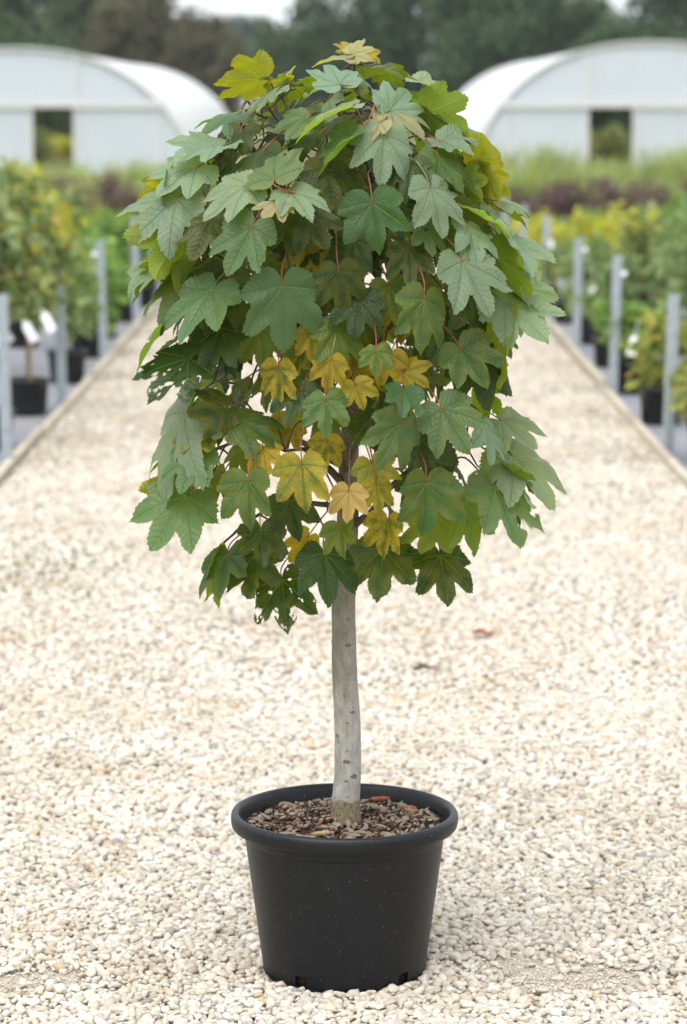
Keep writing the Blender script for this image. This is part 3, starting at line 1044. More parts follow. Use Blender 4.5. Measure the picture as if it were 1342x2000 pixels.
fl = empty('fallen_leaf', (.465, 9.06, .018)); tag(fl, 'russet dead leaf lying on the gravel right of the trunk', 'leaf')
obj('blade', curled('blade', .062, .026, M['deadleaf'], 2), fl)
q = MB(); q.tube([(.027, 0, .004), (.045, .004, .01)], .0012, 5); q.build('stalk', M['petiole'], fl)
q = MB(); q.tube(catmull([(.22, 8.52, .014), (.255, 8.53, .018), (.30, 8.50, .016)], 4), [.005, .006, .006, .006, .006, .005, .004, .004, .003], 6)
q.tube([(.255, 8.53, .018), (.262, 8.56, .024)], .003, 5)
tag(q.build('fallen_twig', M['twig']), 'short dark twig lying on the gravel right of the trunk', 'twig')
LEAVES = [
(-0.162,5.402,1.819,-0.904,-0.427,-0.023,-0.349,0.706,0.617,0.098,5,0),
(-0.240,5.365,1.690,-0.751,-0.651,-0.109,0.039,-0.209,0.977,0.112,3,0),
(-0.281,5.338,1.651,-0.707,-0.644,-0.292,0.070,-0.474,0.877,0.106,3,0),
(-0.317,5.303,1.594,-0.721,-0.533,-0.443,-0.047,-0.600,0.799,0.129,3,0),
(-0.128,5.176,1.634,-0.075,0.780,0.621,-0.298,-0.612,0.733,0.100,0,0),
(-0.179,5.213,1.621,-0.838,-0.350,-0.419,-0.197,-0.521,0.830,0.108,3,0),
(-0.097,5.161,1.609,0.424,-0.842,-0.335,-0.074,-0.401,0.913,0.085,3,0),
(-0.119,5.130,1.593,-0.510,-0.800,-0.315,0.009,-0.372,0.928,0.057,7,0),
(-0.170,5.165,1.547,-0.478,-0.371,-0.796,-0.180,-0.845,0.503,0.103,0,0),
(-0.154,5.298,1.683,-0.662,-0.489,-0.568,-0.494,-0.285,0.821,0.095,2,0),
(-0.069,5.190,1.572,0.483,-0.477,-0.735,0.018,-0.834,0.552,0.082,2,0),
(-0.249,5.264,1.555,-0.420,-0.677,-0.605,-0.042,-0.651,0.758,0.097,2,0),
(-0.303,5.302,1.525,-0.571,-0.485,-0.662,-0.646,0.763,-0.002,0.123,4,0),
(-0.248,5.247,1.424,-0.484,-0.560,-0.673,-0.278,-0.631,0.724,0.125,0,0),
(-0.114,5.166,1.437,0.037,-0.089,-0.995,0.084,-0.992,0.092,0.124,0,0),
(-0.285,5.325,1.461,-0.607,-0.533,-0.590,-0.386,-0.452,0.805,0.136,0,0),
(-0.009,5.186,1.462,0.119,-0.076,-0.990,-0.040,-0.997,0.072,0.081,2,0),
(-0.209,5.461,1.753,-0.762,-0.618,-0.194,-0.108,-0.174,0.979,0.090,0,0),
(-0.128,5.358,1.796,-0.655,-0.638,-0.404,-0.402,-0.159,0.902,0.067,3,0),
(0.008,5.259,1.763,-0.951,-0.250,-0.184,-0.173,-0.065,0.983,0.108,3,0),
(0.016,5.240,1.707,-0.752,-0.146,-0.643,-0.583,-0.309,0.752,0.105,0,0),
(-0.006,5.310,1.809,-0.305,0.780,0.546,-0.004,-0.575,0.818,0.081,3,0),
(0.009,5.428,1.857,-0.986,-0.013,0.167,0.166,-0.226,0.960,0.064,8,0),
(0.019,5.515,1.873,-0.905,-0.012,0.425,0.333,-0.641,0.691,0.042,9,0),
(0.041,5.502,1.869,0.936,-0.008,-0.353,0.322,-0.394,0.861,0.037,9,0),
(0.014,5.443,1.867,0.937,-0.017,0.349,-0.258,-0.706,0.659,0.047,8,0),
(0.088,5.315,1.760,0.538,0.613,0.579,0.428,-0.790,0.439,0.084,3,0),
(0.089,5.318,1.758,0.753,-0.614,-0.238,0.044,-0.313,0.949,0.084,16,0),
(0.070,5.249,1.739,-0.895,-0.287,-0.341,-0.171,-0.485,0.858,0.058,7,0),
(0.076,5.234,1.715,-0.008,-0.642,-0.767,0.271,-0.739,0.617,0.101,3,0),
(0.053,5.157,1.592,0.113,-0.400,-0.909,-0.176,-0.909,0.378,0.098,1,0),
(0.124,5.242,1.661,-0.140,-0.779,-0.611,-0.130,-0.597,0.791,0.077,2,0),
(0.181,5.268,1.672,0.507,-0.513,-0.693,0.429,-0.547,0.719,0.092,1,0),
(0.247,5.366,1.673,0.625,-0.494,-0.605,0.779,0.453,0.434,0.123,6,0),
(0.229,5.325,1.620,0.660,-0.580,-0.478,0.705,0.697,0.128,0.074,4,0),
(0.162,5.189,1.617,0.368,-0.415,-0.832,0.573,-0.604,0.554,0.098,3,0),
(0.247,5.287,1.568,0.753,-0.561,-0.344,0.388,-0.043,0.920,0.097,3,0),
(0.153,5.206,1.543,0.257,-0.758,-0.599,0.384,-0.488,0.783,0.069,0,0),
(0.123,5.200,1.506,0.029,-0.484,-0.874,0.013,-0.875,0.485,0.076,2,0),
(0.236,5.242,1.541,0.372,-0.732,-0.571,0.596,-0.284,0.752,0.084,3,0),
(0.300,5.341,1.522,0.621,-0.629,-0.468,0.622,0.031,0.783,0.122,3,0),
(0.223,5.184,1.481,0.502,-0.391,-0.771,0.383,-0.699,0.604,0.115,3,0),
(0.149,5.138,1.412,-0.034,-0.361,-0.932,0.605,-0.750,0.268,0.103,1,0),
(0.306,5.319,1.395,0.653,-0.614,-0.444,0.154,-0.466,0.871,0.129,3,0),
(0.297,5.336,1.478,0.644,-0.514,-0.567,0.745,0.590,0.311,0.113,4,0),
(0.239,5.281,1.408,0.258,-0.526,-0.810,0.730,-0.443,0.520,0.105,2,0),
(0.142,5.401,1.816,0.883,-0.404,-0.239,0.152,-0.235,0.960,0.062,3,0),
(0.162,5.385,1.754,0.870,-0.343,-0.354,0.481,0.751,0.453,0.104,4,0),
(0.232,5.395,1.721,0.720,-0.553,-0.418,0.331,-0.255,0.908,0.060,3,0),
(0.184,5.312,1.703,0.770,-0.590,-0.244,-0.018,-0.402,0.916,0.080,3,0),
(-0.296,5.280,1.290,-0.652,-0.512,-0.559,-0.290,-0.513,0.808,0.122,2,1),
(-0.123,5.219,1.277,-0.071,-0.113,-0.991,-0.467,-0.874,0.133,0.074,10,0),
(-0.024,5.181,1.296,-0.224,-0.103,-0.969,-0.463,-0.864,0.199,0.060,9,0),
(-0.061,5.208,1.347,0.062,-0.094,-0.994,0.062,-0.993,0.098,0.057,9,0),
(-0.034,5.153,1.224,0.015,-0.518,-0.855,-0.216,-0.837,0.503,0.074,1,0),
(-0.200,5.286,1.169,0.847,-0.470,-0.250,-0.078,-0.573,0.816,0.091,1,0),
(-0.227,5.280,1.197,-0.738,-0.675,0.013,0.563,-0.604,0.564,0.080,2,0),
(-0.259,5.327,1.157,-0.642,-0.675,-0.364,-0.154,-0.351,0.924,0.085,11,0),
(-0.305,5.342,1.179,-0.496,-0.370,-0.786,-0.687,-0.387,0.615,0.170,3,0),
(-0.284,5.289,1.106,-0.327,-0.660,-0.677,-0.089,-0.692,0.717,0.091,0,0),
(-0.304,5.326,1.016,-0.569,-0.537,-0.623,-0.057,-0.730,0.681,0.129,0,0),
(-0.181,5.218,1.061,-0.014,-0.322,-0.947,-0.373,-0.877,0.304,0.095,1,0),
(-0.078,5.166,1.100,0.052,-0.147,-0.988,-0.200,-0.971,0.134,0.093,11,0),
(-0.153,5.261,1.117,0.095,-0.561,-0.822,-0.192,-0.821,0.538,0.060,12,0),
(-0.032,5.243,1.135,-0.159,-0.133,-0.978,0.042,-0.991,0.128,0.059,10,0),
(-0.122,5.412,0.837,0.092,-0.560,-0.823,-0.159,-0.824,0.543,0.110,2,2),
(-0.037,5.308,0.907,0.125,-0.670,-0.732,0.096,-0.726,0.681,0.097,2,0),
(-0.160,5.288,0.957,0.052,-0.664,-0.746,0.088,-0.741,0.665,0.083,2,0),
(-0.230,5.413,0.888,-0.194,-0.795,-0.575,-0.507,-0.421,0.752,0.108,1,0),
(-0.240,5.467,0.863,-0.424,-0.615,-0.664,-0.853,0.518,0.064,0.098,4,0),
(-0.175,5.386,0.889,-0.147,-0.608,-0.780,-0.547,-0.607,0.577,0.092,2,0),
(-0.006,5.218,0.972,0.047,-0.555,-0.831,-0.499,-0.733,0.462,0.063,13,0),
(0.022,5.188,1.249,0.341,-0.432,-0.835,0.086,-0.870,0.486,0.051,9,0),
(0.060,5.129,1.317,-0.042,-0.644,-0.764,-0.115,-0.756,0.644,0.053,13,0),
(0.088,5.221,1.305,-0.417,-0.260,-0.871,-0.174,-0.918,0.357,0.061,9,0),
(0.111,5.166,1.239,0.001,-0.757,-0.653,0.365,-0.608,0.705,0.063,0,0),
(0.111,5.219,1.269,0.833,-0.481,-0.272,-0.060,-0.567,0.821,0.061,9,0),
(0.106,5.172,1.176,-0.412,-0.352,-0.841,0.414,-0.894,0.171,0.094,0,0),
(0.185,5.186,1.204,0.486,-0.467,-0.739,-0.127,-0.874,0.470,0.100,0,0),
(0.222,5.213,1.314,0.561,-0.360,-0.746,0.068,-0.878,0.475,0.089,1,0),
(0.294,5.329,1.338,0.132,-0.634,-0.762,0.915,0.373,-0.152,0.140,4,0),
(0.267,5.372,1.225,0.476,-0.728,-0.493,0.851,0.524,0.048,0.086,4,0),
(0.308,5.380,1.159,0.673,-0.684,-0.283,-0.044,-0.418,0.907,0.096,3,0),
(0.271,5.300,1.160,0.248,-0.658,-0.711,0.795,-0.282,0.538,0.089,3,0),
(0.157,5.204,1.061,0.038,-0.157,-0.987,0.523,-0.838,0.153,0.102,1,0),
(0.294,5.317,1.036,0.417,-0.575,-0.704,0.477,-0.522,0.708,0.138,0,3),
(0.331,5.384,1.089,0.633,-0.599,-0.491,0.264,-0.429,0.864,0.137,3,0),
(0.085,5.267,0.976,-0.187,-0.161,-0.969,-0.394,-0.891,0.224,0.076,10,0),
(0.079,5.329,0.912,-0.126,-0.581,-0.804,-0.116,-0.796,0.594,0.108,2,0),
(0.190,5.370,0.894,0.179,-0.568,-0.803,0.142,-0.793,0.592,0.103,2,0),
(0.179,5.325,0.978,-0.310,-0.505,-0.805,-0.014,0.849,-0.527,0.093,4,0),
(0.231,5.318,1.007,0.312,-0.170,-0.935,0.755,-0.554,0.352,0.108,4,0),
(0.062,5.202,1.056,0.141,-0.150,-0.979,0.263,-0.947,0.183,0.058,14,0),
(0.010,5.162,1.051,-0.033,-0.334,-0.942,0.054,-0.942,0.332,0.059,15,0),
(0.054,5.229,1.094,0.323,-0.529,-0.785,-0.023,-0.833,0.552,0.065,11,0),
(-0.067,5.321,1.744,-0.526,-0.723,-0.448,0.006,-0.530,0.848,0.076,0,0),
(0.028,5.203,1.409,-0.125,-0.562,-0.818,-0.126,-0.808,0.575,0.078,2,0),
(-0.011,5.203,1.355,0.138,-0.388,-0.911,0.237,-0.880,0.411,0.084,13,0),
(-0.079,5.216,1.238,-0.366,-0.436,-0.822,-0.121,-0.854,0.507,0.078,2,0),
(0.256,5.316,1.287,0.222,-0.527,-0.820,0.084,-0.828,0.555,0.102,2,0),
(-0.110,5.305,1.009,0.315,-0.307,-0.898,0.005,-0.946,0.325,0.080,2,0),
(-0.072,5.431,0.919,-0.640,-0.140,-0.756,-0.233,-0.902,0.364,0.061,12,0),
(0.146,5.240,1.137,0.316,-0.142,-0.938,0.543,-0.784,0.301,0.088,2,0),
(-0.236,5.282,1.349,-0.333,-0.515,-0.790,-0.305,-0.733,0.608,0.105,2,0),
(-0.157,5.259,1.351,0.109,-0.094,-0.990,-0.141,-0.987,0.078,0.086,13,0),
(0.194,5.265,1.350,0.319,-0.430,-0.845,0.236,-0.827,0.510,0.088,2,0),
(0.086,5.225,1.431,0.342,-0.272,-0.899,0.198,-0.915,0.352,0.084,13,0),
(-0.069,5.282,1.505,-0.218,-0.280,-0.935,-0.040,-0.954,0.296,0.066,9,0),
(0.018,5.235,1.517,-0.240,-0.426,-0.872,-0.365,-0.793,0.487,0.080,2,0),
(-0.106,5.200,1.567,0.184,-0.147,-0.972,0.195,-0.964,0.183,0.078,2,0),
(-0.030,5.241,1.651,0.225,-0.615,-0.756,0.263,-0.709,0.655,0.086,2,0),
(0.105,5.243,1.584,0.582,-0.679,-0.447,-0.212,-0.658,0.723,0.081,2,0),
(-0.199,5.386,1.716,-0.325,-0.535,-0.780,-0.532,-0.579,0.618,0.087,2,0),
(0.204,5.293,1.563,0.533,-0.072,-0.843,0.215,-0.952,0.218,0.092,13,0),
(-0.337,5.325,1.345,-0.746,-0.517,-0.419,-0.556,0.138,0.820,0.106,3,0),
(-0.226,5.282,1.442,-0.386,-0.437,-0.813,-0.130,-0.847,0.516,0.109,2,0),
(0.319,5.568,1.514,0.646,-0.132,-0.752,0.670,0.569,0.476,0.098,4,0),
(-0.347,5.362,1.461,-0.965,-0.072,-0.251,-0.255,0.470,0.845,0.063,13,0),
(0.264,5.442,1.620,0.800,0.371,-0.472,0.578,-0.266,0.771,0.067,3,0),
(-0.331,5.405,1.620,-0.911,-0.214,-0.352,-0.411,0.520,0.749,0.079,11,0),
(0.253,5.359,1.638,0.911,-0.030,-0.411,0.307,0.715,0.628,0.081,11,0),
(-0.353,5.420,1.459,-0.710,0.138,-0.691,-0.681,0.114,0.723,0.092,1,0),
(0.334,5.469,1.418,0.612,-0.140,-0.779,0.021,-0.981,0.193,0.102,3,0),
(-0.110,5.445,1.810,-0.841,-0.217,-0.496,-0.537,0.452,0.712,0.065,11,0),
(0.296,5.452,1.528,0.875,-0.181,-0.449,0.363,-0.368,0.856,0.068,3,0),
(-0.360,5.515,1.397,-0.729,-0.339,-0.594,-0.662,0.129,0.739,0.061,4,0),
(0.334,5.479,1.379,0.648,0.184,-0.739,0.753,-0.296,0.588,0.074,3,0),
(-0.236,5.454,1.684,-0.718,-0.038,-0.695,-0.588,0.568,0.576,0.084,4,0),
(0.324,5.378,1.496,0.805,0.284,-0.521,0.588,-0.502,0.634,0.092,3,0),
(-0.340,5.332,1.625,-0.388,-0.229,-0.893,-0.922,0.080,0.379,0.065,13,0),
(0.299,5.349,1.587,0.915,0.392,-0.092,0.210,-0.269,0.940,0.065,3,0),
(-0.197,5.500,1.703,-0.915,0.103,-0.389,-0.403,-0.200,0.893,0.071,3,0),
(0.313,5.431,1.564,0.865,0.234,-0.444,0.299,0.469,0.831,0.060,13,0),
(-0.332,5.455,1.469,-0.871,0.295,-0.393,-0.036,0.759,0.650,0.076,4,0),
(0.307,5.560,1.442,0.935,0.076,-0.347,0.298,0.366,0.882,0.101,4,0),
(-0.354,5.547,1.504,-0.680,-0.305,-0.667,-0.618,-0.252,0.745,0.060,0,0),
(0.333,5.356,1.403,0.839,-0.471,-0.272,0.455,0.333,0.826,0.074,13,0),
(-0.357,5.591,1.495,-0.661,-0.117,-0.741,-0.744,0.231,0.627,0.060,4,0),
(0.353,5.609,1.458,0.576,0.096,-0.812,0.650,0.549,0.526,0.076,4,0),
(-0.120,5.471,1.824,-0.820,0.254,-0.512,-0.550,-0.104,0.829,0.101,3,0),
(0.137,5.408,1.765,0.929,-0.323,-0.181,0.276,0.278,0.920,0.087,4,0),
(-0.339,5.337,1.464,-0.887,-0.177,-0.426,-0.370,-0.277,0.887,0.099,3,0),
(0.163,5.482,1.724,0.857,-0.096,-0.506,0.458,0.592,0.664,0.097,4,0),
(-0.030,5.486,1.778,-0.515,-0.558,-0.650,-0.719,-0.131,0.682,0.085,3,0),
(0.323,5.333,1.069,0.765,0.055,-0.642,0.592,0.334,0.733,0.065,13,0),
(-0.308,5.414,1.026,-0.776,0.015,-0.630,-0.461,0.670,0.582,0.100,11,0),
(0.289,5.494,1.117,0.672,0.263,-0.692,0.737,-0.148,0.659,0.093,3,0),
(-0.318,5.530,1.076,-0.869,-0.445,-0.218,-0.251,0.017,0.968,0.085,13,0),
(0.326,5.569,0.993,0.713,-0.161,-0.682,0.586,-0.396,0.707,0.093,3,0),
(-0.321,5.463,1.049,-0.693,-0.055,-0.719,-0.716,-0.068,0.695,0.102,1,0),
(-0.194,5.369,1.581,-0.362,-0.435,-0.825,-0.786,-0.334,0.521,0.052,13,0),
(-0.266,5.376,1.621,-0.452,-0.056,-0.890,-0.869,-0.201,0.453,0.064,4,0),
(0.115,5.326,1.621,0.201,-0.099,-0.975,0.674,-0.708,0.211,0.067,13,0),
(-0.100,5.671,1.224,-0.509,0.342,-0.790,-0.402,0.717,0.569,0.050,13,0),
(0.216,5.363,1.314,0.551,0.173,-0.817,0.740,-0.554,0.382,0.046,13,0),
(-0.111,5.633,1.803,-0.736,0.662,-0.140,0.181,0.391,0.902,0.076,13,0),
(0.273,5.671,1.509,0.342,0.464,-0.817,0.674,0.485,0.557,0.078,4,0),
(0.076,5.730,1.763,0.240,0.962,0.131,-0.135,-0.101,0.986,0.068,0,0),
(-0.059,5.587,1.823,-0.324,0.929,-0.181,-0.250,0.101,0.963,0.054,13,0),
(0.145,5.662,1.476,0.448,0.387,-0.806,0.754,0.321,0.573,0.058,2,0),
(-0.105,5.358,1.458,-0.118,-0.427,-0.897,-0.472,-0.770,0.429,0.057,4,0),
(0.016,5.382,1.477,0.171,-0.802,-0.573,-0.010,-0.583,0.813,0.081,2,0),
(0.035,5.383,1.348,0.182,-0.094,-0.979,0.297,-0.944,0.146,0.061,4,0),
(0.044,5.786,1.520,0.366,0.096,-0.926,0.473,0.838,0.274,0.066,4,0),
(0.137,5.390,1.521,0.734,-0.131,-0.666,0.612,-0.296,0.733,0.073,2,0),
(-0.165,5.449,1.663,-0.382,-0.132,-0.915,-0.817,-0.414,0.401,0.050,2,0),
(0.217,5.489,1.599,0.052,-0.057,-0.997,0.992,-0.109,0.058,0.082,13,0),
(0.096,5.507,1.363,0.105,-0.338,-0.935,0.360,-0.863,0.353,0.056,10,0),
(-0.162,5.412,1.028,-0.652,-0.107,-0.750,-0.748,-0.069,0.660,0.058,9,0),
(-0.075,5.352,1.521,0.011,-0.713,-0.701,-0.032,-0.701,0.713,0.053,13,0),
(0.022,5.418,1.273,0.233,-0.663,-0.712,0.289,-0.652,0.701,0.053,12,0),
(0.088,5.501,1.731,0.607,-0.074,-0.791,0.669,-0.489,0.560,0.076,0,0),
(-0.121,5.667,1.688,-0.868,0.493,-0.052,-0.013,0.081,0.997,0.080,13,0),
(-0.133,5.679,1.401,-0.756,0.387,-0.529,-0.491,0.199,0.848,0.069,13,0),
(-0.270,5.701,1.521,-0.568,0.255,-0.783,-0.816,-0.051,0.575,0.073,4,0),
(-0.015,5.370,1.678,-0.374,-0.743,-0.556,-0.229,-0.507,0.831,0.065,13,0),
(-0.170,5.534,1.739,-0.982,0.185,0.038,0.038,-0.004,0.999,0.060,13,0),
(0.127,5.754,1.342,0.147,0.832,-0.534,0.107,0.523,0.845,0.075,13,0),
(0.058,5.848,1.491,0.135,0.683,-0.718,0.327,0.653,0.683,0.056,2,0),
(0.007,5.514,1.795,-0.231,-0.961,0.151,0.259,0.089,0.962,0.070,4,0),
(-0.060,5.411,1.706,-0.846,-0.213,-0.490,-0.408,-0.333,0.850,0.069,1,0),
(-0.162,5.779,1.460,-0.458,0.687,-0.564,-0.280,0.490,0.825,0.064,2,0),
(0.050,5.457,1.667,0.539,0.170,-0.825,0.838,-0.209,0.504,0.057,2,0),
(-0.164,5.811,1.641,-0.449,0.700,-0.555,-0.494,0.324,0.807,0.050,2,0),
(0.233,5.654,1.656,0.681,0.180,-0.709,0.438,0.676,0.593,0.064,2,0),
(-0.078,5.737,1.672,-0.610,0.536,-0.584,-0.680,0.025,0.733,0.049,2,0),
(0.119,5.647,1.782,0.544,0.829,-0.126,-0.068,0.194,0.979,0.060,0,0),
(0.107,5.403,1.662,0.261,-0.371,-0.891,0.503,-0.736,0.454,0.070,2,0),
(0.243,5.374,1.491,0.514,-0.285,-0.809,0.597,-0.558,0.576,0.070,13,0),
(0.132,5.416,1.426,0.407,-0.224,-0.885,0.648,-0.612,0.453,0.063,13,0),
(-0.203,5.703,1.500,-0.116,0.105,-0.988,-0.986,0.106,0.127,0.063,2,0),
(0.152,5.750,1.207,0.444,0.523,-0.727,0.457,0.566,0.686,0.056,13,0),
(-0.009,5.664,1.724,-0.005,0.990,-0.144,-0.027,0.144,0.989,0.083,3,0),
(-0.292,5.436,1.433,-0.423,-0.244,-0.872,-0.768,-0.414,0.488,0.073,4,0),
(-0.047,5.790,1.640,-0.200,0.657,-0.727,0.136,0.753,0.643,0.067,2,0),
(-0.166,5.472,1.724,-0.967,-0.248,-0.053,-0.073,0.070,0.995,0.064,4,0),
(-0.108,5.801,1.215,0.010,0.322,-0.947,-0.184,0.931,0.315,0.064,11,0),
(-0.209,5.479,1.370,-0.806,-0.519,-0.284,-0.476,0.283,0.832,0.053,13,0),
(-0.192,5.651,1.287,-0.195,0.611,-0.767,-0.668,0.490,0.560,0.046,2,0),
(-0.059,5.310,1.600,0.117,-0.542,-0.832,0.315,-0.774,0.549,0.047,13,0),
(0.151,5.308,1.573,-0.012,-0.817,-0.577,0.793,-0.359,0.492,0.075,2,0),
(-0.174,5.679,1.610,-0.418,0.552,-0.721,-0.765,0.213,0.607,0.054,1,0),
(0.012,5.293,1.507,0.124,-0.558,-0.820,-0.520,-0.741,0.426,0.047,13,0),
(0.002,5.524,1.622,-0.646,0.144,-0.750,-0.747,-0.325,0.580,0.079,2,0),
(0.130,5.817,1.524,0.287,0.441,-0.850,-0.346,0.875,0.337,0.052,13,0),
(0.198,5.331,1.100,0.041,-0.412,-0.910,0.716,-0.624,0.314,0.061,2,0),
(0.153,5.828,1.426,0.151,0.716,-0.681,0.492,0.543,0.680,0.070,2,0),
(-0.051,5.391,1.315,-0.070,-0.435,-0.898,0.446,-0.819,0.362,0.082,13,0),
(-0.264,5.557,1.003,-0.629,0.060,-0.775,-0.774,0.045,0.632,0.076,1,0),
(-0.289,5.418,1.514,-0.758,-0.267,-0.596,-0.634,0.085,0.769,0.067,2,0),
(-0.106,5.799,1.519,0.023,0.179,-0.983,-0.772,0.629,0.096,0.085,2,0),
(0.063,5.785,1.203,0.180,0.333,-0.926,0.179,0.914,0.363,0.072,2,0),
(0.025,5.681,1.821,0.579,0.761,0.293,-0.636,0.197,0.746,0.065,2,0),
(0.318,5.697,1.403,0.401,0.363,-0.841,0.840,0.221,0.496,0.066,4,0),
(0.324,5.532,0.975,0.686,-0.203,-0.699,0.728,0.207,0.654,0.064,2,0),
(0.266,5.748,1.478,0.571,0.560,-0.601,0.521,0.318,0.792,0.045,2,0),
(0.029,5.418,1.821,-0.219,-0.948,0.232,0.386,0.134,0.913,0.056,0,0),
(-0.036,5.722,1.471,-0.140,0.050,-0.989,0.254,0.967,0.013,0.071,4,0),
(0.063,5.873,1.316,0.001,0.527,-0.850,-0.076,0.848,0.525,0.077,13,0),
(-0.257,5.533,1.136,-0.486,-0.148,-0.862,-0.860,0.255,0.441,0.066,2,0),
(0.255,5.422,1.546,0.738,-0.235,-0.632,0.595,-0.214,0.775,0.053,4,0),
(-0.064,5.293,1.505,-0.383,-0.583,-0.716,-0.481,-0.536,0.694,0.052,2,0),
(-0.114,5.791,1.364,-0.352,0.508,-0.786,-0.202,0.779,0.594,0.077,13,0),
(-0.253,5.412,1.344,-0.479,-0.102,-0.872,-0.847,-0.207,0.490,0.067,13,0),
(0.053,5.293,1.609,0.464,-0.801,-0.379,-0.281,-0.538,0.794,0.066,1,0),
(-0.226,5.700,1.316,0.088,0.203,-0.975,0.048,0.977,0.207,0.070,13,0),
(-0.083,5.515,1.173,-0.306,0.320,-0.896,-0.924,0.125,0.361,0.074,12,0),
(-0.044,5.649,1.804,-0.407,0.910,-0.079,-0.393,-0.097,0.914,0.085,4,0),
(0.033,5.339,1.393,0.082,-0.360,-0.929,-0.042,-0.933,0.357,0.045,10,0),
(-0.013,5.530,1.386,-0.340,0.810,-0.478,-0.327,0.375,0.867,0.045,2,0),
(0.230,5.683,1.247,0.308,0.449,-0.839,0.516,0.662,0.544,0.080,2,0),
(0.007,5.869,1.531,-0.360,0.344,-0.867,-0.601,0.625,0.498,0.058,2,0),
(0.022,5.744,1.370,-0.351,0.747,-0.565,0.367,0.665,0.651,0.059,2,0),
(0.001,5.736,1.766,-0.261,0.942,-0.210,-0.276,0.136,0.951,0.066,13,0),
(0.106,5.339,1.369,-0.021,-0.768,-0.640,-0.293,-0.607,0.738,0.058,12,0),
(-0.296,5.661,1.609,-0.792,-0.228,-0.567,-0.611,0.314,0.727,0.056,13,0),
(0.219,5.458,1.063,0.604,-0.429,-0.671,0.783,0.164,0.600,0.064,2,0),
(0.089,5.786,1.677,0.531,0.755,-0.384,0.432,0.149,0.890,0.062,2,0),
(0.191,5.390,1.666,0.472,-0.264,-0.841,0.434,-0.761,0.482,0.073,13,0),
(-0.026,5.698,1.584,-0.364,0.208,-0.908,-0.290,0.901,0.323,0.072,4,0),
(-0.234,5.341,1.498,-0.347,0.143,-0.927,-0.812,-0.540,0.221,0.053,2,0),
(-0.141,5.387,1.649,-0.153,0.084,-0.985,-0.801,-0.595,0.074,0.056,13,0),
(-0.094,5.536,1.518,-0.496,-0.098,-0.863,-0.867,-0.004,0.499,0.055,2,0),
(0.071,5.549,1.170,0.311,0.695,-0.649,0.667,0.327,0.670,0.078,1,0),
(-0.065,5.515,1.767,-0.826,-0.519,-0.220,-0.235,-0.037,0.971,0.072,13,0),
(0.144,5.693,1.677,0.398,0.816,-0.419,0.060,0.433,0.900,0.048,2,0),
(-0.014,5.725,1.647,-0.021,0.510,-0.860,-0.007,0.860,0.510,0.069,13,0),
(0.005,5.489,1.507,-0.124,-0.229,-0.966,-0.954,-0.240,0.179,0.046,2,0),
(0.005,5.462,1.418,-0.202,-0.340,-0.919,0.483,-0.850,0.208,0.079,13,0),
(-0.168,5.687,1.752,-0.647,0.753,-0.120,-0.141,0.036,0.989,0.056,4,0),
(-0.191,5.678,1.190,-0.639,0.225,-0.736,-0.590,0.471,0.656,0.080,13,0),
(-0.010,5.561,1.753,-0.605,0.787,-0.123,0.169,0.278,0.946,0.085,2,0),
(-0.309,5.546,1.372,-0.669,0.165,-0.725,-0.741,-0.072,0.668,0.073,2,0),
(0.013,5.381,1.743,-0.628,-0.733,-0.263,-0.163,-0.206,0.965,0.079,2,0),
(-0.125,5.385,1.715,-0.457,-0.884,-0.104,0.256,-0.242,0.936,0.045,2,0),
(-0.188,5.617,1.698,-0.981,-0.195,-0.028,-0.030,0.011,0.999,0.074,2,0),
(-0.139,5.701,1.551,-0.292,-0.064,-0.954,-0.673,0.722,0.158,0.047,1,0),
(-0.217,5.798,1.275,-0.467,0.535,-0.704,-0.433,0.555,0.710,0.083,2,0),
(-0.097,5.655,1.589,-0.172,0.355,-0.919,-0.638,0.670,0.378,0.057,2,0),
(0.314,5.671,1.318,0.557,0.231,-0.797,0.649,0.477,0.592,0.072,2,0),
(-0.230,5.366,1.157,-0.359,-0.343,-0.868,-0.260,-0.857,0.446,0.050,1,0),
(0.199,5.653,1.571,0.217,0.277,-0.936,0.848,0.421,0.321,0.064,2,0),
(0.154,5.736,1.482,0.473,-0.056,-0.879,0.481,0.852,0.205,0.067,2,0),
(-0.323,5.700,1.447,0.008,0.445,-0.895,-0.641,0.689,0.337,0.052,13,0),
(0.151,5.365,1.316,0.346,-0.574,-0.742,0.549,-0.518,0.656,0.060,13,0),
(0.068,5.692,1.527,0.404,0.443,-0.800,0.170,0.823,0.541,0.070,1,0),
(-0.306,5.648,1.319,-0.047,-0.069,-0.996,-0.999,0.029,0.045,0.079,2,0),
(0.095,5.308,1.157,-0.212,-0.681,-0.700,-0.515,-0.531,0.673,0.064,2,0),
(0.189,5.335,1.492,0.227,0.107,-0.968,0.949,0.201,0.244,0.064,2,0),
(-0.156,5.307,1.476,0.254,-0.508,-0.823,-0.414,-0.826,0.382,0.055,13,0),
(-0.202,5.365,1.652,-0.820,-0.520,-0.238,-0.193,-0.140,0.971,0.073,2,0),
(0.136,5.706,1.564,0.071,0.372,-0.925,0.695,0.647,0.313,0.065,13,0),
(0.267,5.712,1.302,0.070,0.638,-0.767,0.682,0.530,0.504,0.076,13,0),
(-0.251,5.506,1.601,-0.772,-0.380,-0.510,-0.560,0.027,0.828,0.063,13,0),
(0.135,5.713,1.740,0.517,0.847,0.123,0.092,-0.198,0.976,0.058,13,0),
(-0.092,5.788,1.434,0.312,0.432,-0.846,0.200,0.841,0.503,0.076,4,0),
(0.147,5.423,1.100,0.880,-0.175,-0.442,0.244,-0.632,0.736,0.066,1,0),
(0.139,5.549,1.765,0.973,-0.033,-0.227,0.229,0.107,0.968,0.079,4,0),
(-0.193,5.414,1.473,-0.306,-0.439,-0.844,-0.818,-0.332,0.469,0.082,4,0),
(-0.105,5.347,1.160,-0.379,-0.322,-0.868,0.006,-0.938,0.346,0.061,9,0),
